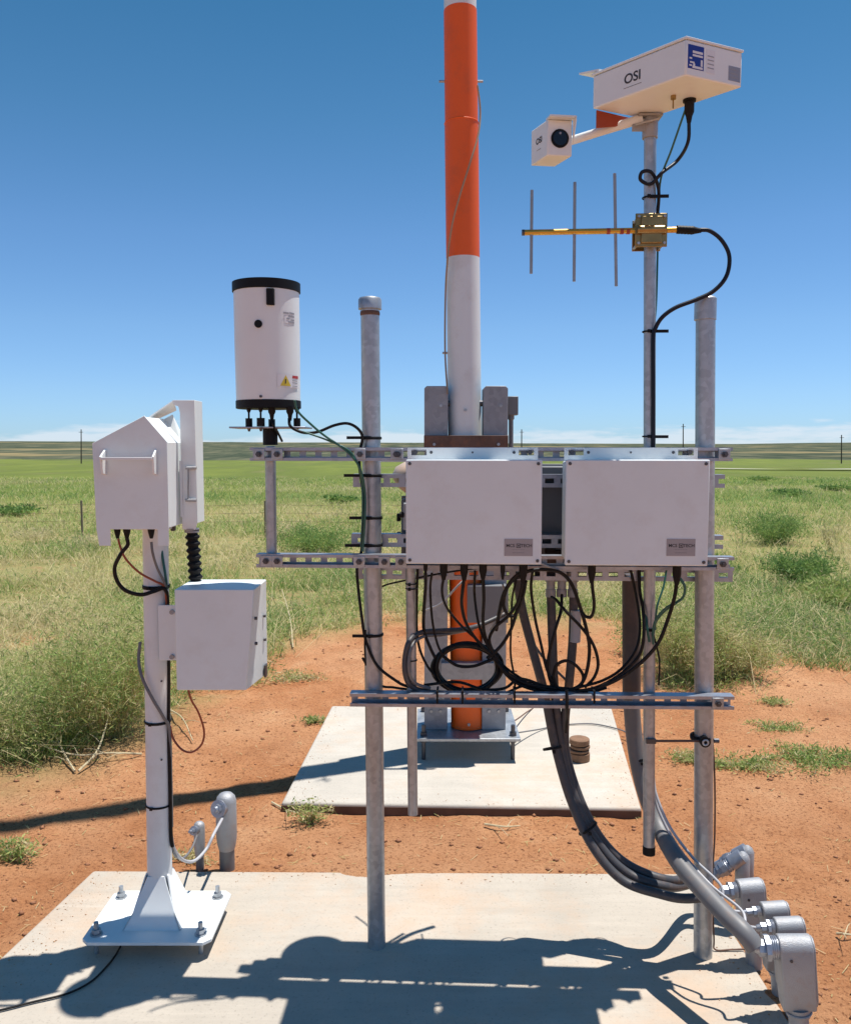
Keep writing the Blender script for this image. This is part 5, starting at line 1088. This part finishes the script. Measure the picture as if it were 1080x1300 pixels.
cable([G(645,932,.115),G(660,930,.06),G(685,926,.012),G(710,921,.008),G(750,919,.008),G(785,926,.008),G(803,934,.01)],.004,'greyflex','thin wire from the tower base across the far slab to the thick conduit',world=True)
cable([G(648,918,.115),G(658,912,.05),G(672,902,.01),G(690,893,-.03)],.004,'rust','short brown wire at the right rear corner of the tower base',world=True)
cable([(662,770,.14),(667,795,.15),(676,815,.15),(692,838,.15),(720,866,.14),(724,882,.12)],.0042,'greyflex','thin grey wire slanting behind the bundle of three conduits')
for x,y,v,rr_,lab in [(746,1052,.07,.034,'black tie round the bundle of three conduits near the slab'),(701,950,.115,.030,'black tie round the bundle of three conduits below the rail'),(812,965,.125,.029,'black tie round the thickest conduit below the rail')]:
    c_=PW(x,y,v); ax_=(PW(x+ (28 if y>1000 else 8),y+40,v-.03)-c_); m=MB(); m.ring(c_,ax_,rr_,.0022,28,6,(.8,2)); m.box(c_+Vector((.0,-rr_-.004,0)),(.009,.007,.009)); tag(m.build('cable_tie',M_['black']),lab,'cable tie')
# grey flex on short pipe
cable([(640,780,.25),(611,793,.2),(589,799,.14),(561,801,.08),(535,803,.02),(520,813,-.05),(514,836,-.06),(515,858,-.06),(523,872,-.03),(546,879,-.015),(593,881,-.01),(650,882,-.01),(720,884,-.01)],.0085,'darkflex','grey purple flexible hose bending round the short pipe to the lowest rail')
cable([(600,799,.2),(561,806,.08),(538,808,.02),(524,818,-.05),(519,838,-.065),(520,856,-.062),(528,868,-.035),(546,874,-.02)],.0055,'greyflex','thinner grey hose following the bend beside the short pipe')
# gauge cables
cable([(367,531,-.075),(368,540,-.085),(376,546,-.08),(388,549.5,-.08),(404,548,-.075),(424,540,-.07),(441,537.5,-.06),(454,544,-.045),(460,555,-.04),(457,572,-.025),(456,590,-.035),(460,620,-.04),(462,650,-.04),(460,690,-.03),(456,712,-.022),(453,724,-.03),(455,750,-.03),(459,782,-.035),(464,812,-.035),(478,844,-.035),(502,864,-.03),(519,872,-.02),(560,880,.0)],.0046,'blackcab','black cable from the rain gauge strapped down the left post')
cable([(345,531,-.075),(347,540,-.085),(352,548,-.04),(358,560,-.0)],.0036,'blackcab','short black cable dropping from the middle of the rain gauge base')
cable([(374,508,-.13),(378,522,-.12),(394,538,-.10),(412,553,-.09),(434,568,-.085),(449,582,-.08),(458,598,-.07),(463,625,-.05),(463,660,-.05),(460,700,-.04)],.0036,'teal','green cable slanting from the rain gauge down to the left post')
cable([(385,548,-.09),(400,553,-.09),(416,559,-.085),(440,570,-.085),(452,585,-.075),(459,610,-.055),(460,650,-.05),(458,695,-.04)],.0028,'teal','thinner green wire beside the green cable from the rain gauge')
cable([(464,800,-.04),(463,818,-.04),(464,845,-.04)],.003,'blackcab','short black cable end hanging from the lowest tie of the left post')
# cables under enclosure one
E='cables hanging below the enclosures'
C=lambda pts,r,lab,m='blackcab': cable(pts,r*1.12,m,lab,group=E)
K=.02
C([(540,728,-.14),(540,745,-.10),(538,775,-.02),(538,800,K),(545,820,K),(552,835,K)],.0046,'leftmost black cable under the left enclosure')
C([(530,722,-.02),(529,760,.0),(529,800,K),(533,825,K),(542,845,K),(552,858,K)],.0036,'black cable hanging just right of the short pipe')
C([(563,734,-.14),(561,748,-.13),(563,762,-.10),(570,776,-.05),(586,795,0),(605,812,K),(622,830,K),(634,842,K)],.0036,'black cable from the second gland crossing the orange tube')
C([(589,734,-.14),(587,750,-.13),(586,768,-.08),(591,790,-.02),(603,810,K),(620,828,K),(632,842,K)],.0046,'black cable from the third gland in front of the orange tube')
C([(613,733,-.14),(614,760,-.10),(613,790,-.03),(617,812,K),(628,832,K),(640,850,K)],.0046,'black cable from the fourth gland passing the grey electrical box')
C([(662,732,-.14),(652,736,-.12),(642,750,-.10),(639,768,-.08),(645,781,-.05),(654,780,-.04),(660,760,-.08),(663,745,-.1)],.0046,'black cable loop below the right corner of the left enclosure')
C([(664,738,-.14),(657,765,-.09),(644,783,-.04),(628,797,.0),(621,812,K),(626,828,K),(636,845,K),(655,864,K),(682,873,.0),(720,878,-.01)],.0046,'black cable from the sixth gland bending left then right to the rail')
C([(667,738,-.14),(664,755,-.1),(655,780,-.04),(648,800,.0),(638,817,K),(628,828,K),(618,836,K)],.0050,'black cable from the sixth gland joining the coil knot')
C([(655,736,-.12),(650,760,-.08),(649,790,-.0),(648,830,K),(653,862,K),(653,880,-.02)],.003,'thin black wire hanging at the right edge of the tower')
C([(638,742,-.14),(641,757,-.05),(636,780,.1),(622,800,.2)],.0025,'thin grey wire from the fifth gland',m='greyflex')
C([(590,735,.2),(578,747,.2),(560,766,.25),(540,775,.3)],.003,'thin pale wire crossing the tower channel',m='greycab')
C([(460,835,.0),(480,868,.0),(500,873,.0),(525,876,.0),(560,880,.0)],.0036,'second black cable running from the left post along the lowest rail')
C([(548,728,-.05),(546,750,.0),(549,790,K),(556,820,K),(566,838,K)],.0034,'thin black wire dropping straight into the left side of the coil')
C([(603,725,.0),(602,752,.03),(606,785,K),(612,806,K),(622,824,K),(640,846,K),(668,866,.0)],.0036,'thin black wire beside the fourth gland running into the knot')
C([(676,724,-.08),(674,748,-.04),(679,785,.0),(687,820,.0),(694,850,.0),(706,872,-.01)],.0040,'black cable in front of the leftmost conduit of the bundle')
C([(800,722,.02),(806,750,.02),(812,790,.0),(808,822,-.02),(790,848,-.03),(765,864,-.03),(730,874,-.03)],.0040,'second black cable left of the thin pipe curving to the rail')
C([(538,870,.0),(580,866,.02),(612,875,.01),(640,874,.0),(660,862,.0),(690,871,.0),(716,880,-.01)],.0042,'black cable threading under the bottom of the coil')
C([(846,722,.0),(842,745,-.02),(834,770,-.04),(831,800,-.045)],.0028,'thin green wire from behind the right enclosure to the thin pipe','teal')
# coil
def coil():
    pts=[]; random.seed(3); turns=7; n=26
    for k in range(turns*n):
        q=2*math.pi*k/n; tn=k/n
        rx=41+3*math.sin(tn*2.1)+1.8*math.sin(tn*7); ry=29.5+2.2*math.sin(tn*3.3+1)
        pts.append(PW(592+1.2*math.sin(tn*5)+rx*math.cos(q+.6),848+1.2*math.cos(tn*4)+ry*math.sin(q+.6),.035+.012*math.sin(tn*1.9)+.003*tn))
    m=MB(); m.tube(spline(pts,2),.0052,8); o=m.build('cable_coil',M_['blackcab'],smooth=80); tag(o,'coiled bundle of black cable hanging in front of the orange tube','cable coil')
coil()
C([(562,833,K),(580,845,K),(600,846,K),(618,840,K),(632,834,K)],.0046,'black cable sagging across the middle of the coil')
C([(632,842,.01),(642,853,.0),(655,862,.0),(672,869,-.0),(700,873,-.005),(735,877,-.01)],.006,'thick black cable from the coil knot to the second bunch of cables')
C([(634,846,.01),(648,862,.0),(668,873,.0),(700,880,-.005),(740,881,-.01),(770,873,-.01)],.0046,'black cable resting on the lowest rail between the two bunches')
C([(560,880,.0),(600,884,.0),(640,880,.0),(665,871,.0),(690,876,.0)],.0040,'black cable rising from the lowest rail right of the coil')
C([(751,734,-.14),(752,748,-.14),(754,768,-.13),(751,782,-.12),(744,783,-.11),(737,776,-.10)],.0044,'short black cable hooking down from the left gland of the right enclosure')
C([(859,736,-.14),(856,758,-.13),(848,785,-.12),(836,815,-.11),(818,837,-.10),(793,857,-.08),(765,871,-.05),(738,877,-.03),(700,877,-.01),(675,870,.0)],.0052,'long black cable sweeping left from the right gland of the right enclosure')
C([(811,720,.02),(812,750,.01),(816,775,-.03),(817,805,-.05),(812,830,-.05),(795,850,-.05),(770,867,-.04),(745,876,-.03),(715,880,-.02)],.0046,'black cable beside the thin pipe curving left to the rail')
C([(863,734,-.14),(869,745,-.14),(867,758,-.13),(857,766,-.11),(843,776,-.08),(832,790,-.05),(829,805,-.04)],.0036,'green cable looping from the right gland to the thin pipe','teal')
C([(857,765,-.12),(845,772,-.10),(834,784,-.07),(829,798,-.045),(829,818,-.04)],.0030,'second green cable looping to the thin pipe','teal')
C([(820,720,.02),(819,760,.0),(821,795,-.035),(824,815,-.035)],.0034,'green cable running down the thin pipe behind the right enclosure','teal')
C([(829,805,-.035),(833,820,-.03),(837,840,-.02),(836,870,-.02)],.0026,'thin dark wire hanging right of the thin pipe')
C([(630,800,K),(634,775,-.05),(640,752,-.1),(653,733,-.13),(669,725.5,-.13),(690,723,-.12),(711,727,-.10),(725,741,-.08),(735,767,-.05),(744,798,-.03),(748,824,-.02),(745,851,-.02),(737,869,-.02),(720,878,-.02)],.0050,'black cable arching over the gap between the enclosures')
C([(700,758,.06),(706,762,.03),(718,776,-.02),(739,798,-.02),(753,819,-.02),(759,842,-.02),(754,860,-.02),(742,873,-.02)],.0044,'black cable bowing right from the rear box to the rail')
C([(713,755,.06),(712,775,.02),(706,795,.0),(699,820,-.0),(695,845,.0),(699,866,.0),(710,876,-.01)],.0044,'black cable bowing left in front of the bundle of three conduits')
C([(702,858,-.01),(706,845,-.02),(718,839,-.03),(731,845,-.03),(740,858,-.02),(737,870,-.02),(724,877,-.02),(708,873,-.01),(702,858,-.01)],.0046,'small loop of black cable resting on the lowest rail')
C([(719,876,-.07),(719.5,888,-.076),(719.5,900,-.074),(719,915,-.03),(718,930,-.01)],.0042,'black cable end hanging down over the lowest rail')
C([(680,713,-.075),(690,717,-.08),(702,722,-.08),(718,728,-.06)],.0032,'pale wire across the gap below the left enclosure','greycab')
C([(640,716,.03),(600,722,.03),(560,728,.03),(500,740,.03),(484,745,.03)],.0026,'thin black wire behind the left post below the middle rail')
for px in (555,587,653,754):
    p=PR(px,888,VF-.02); m=MB(FR); m.b(p.x-.003,p.x+.003,VF-.0245,VF-.0212,p.z-.012,p.z+.026); m.b(p.x-.003,p.x+.003,VF-.021,VF+.03,p.z+.0225,p.z+.0262)
    tag(m.build('cable_tie',M_['black']),{555:'black cable tie on the lowest rail left of the coil',587:'black cable tie on the lowest rail under the coil',653:'black cable tie on the lowest rail right of the coil',754:'black cable tie on the lowest rail near the thin pipe'}[px],'cable tie','ties on the lowest rail')
for o in bpy.data.objects:
    if '_M' in o: del o['_M']
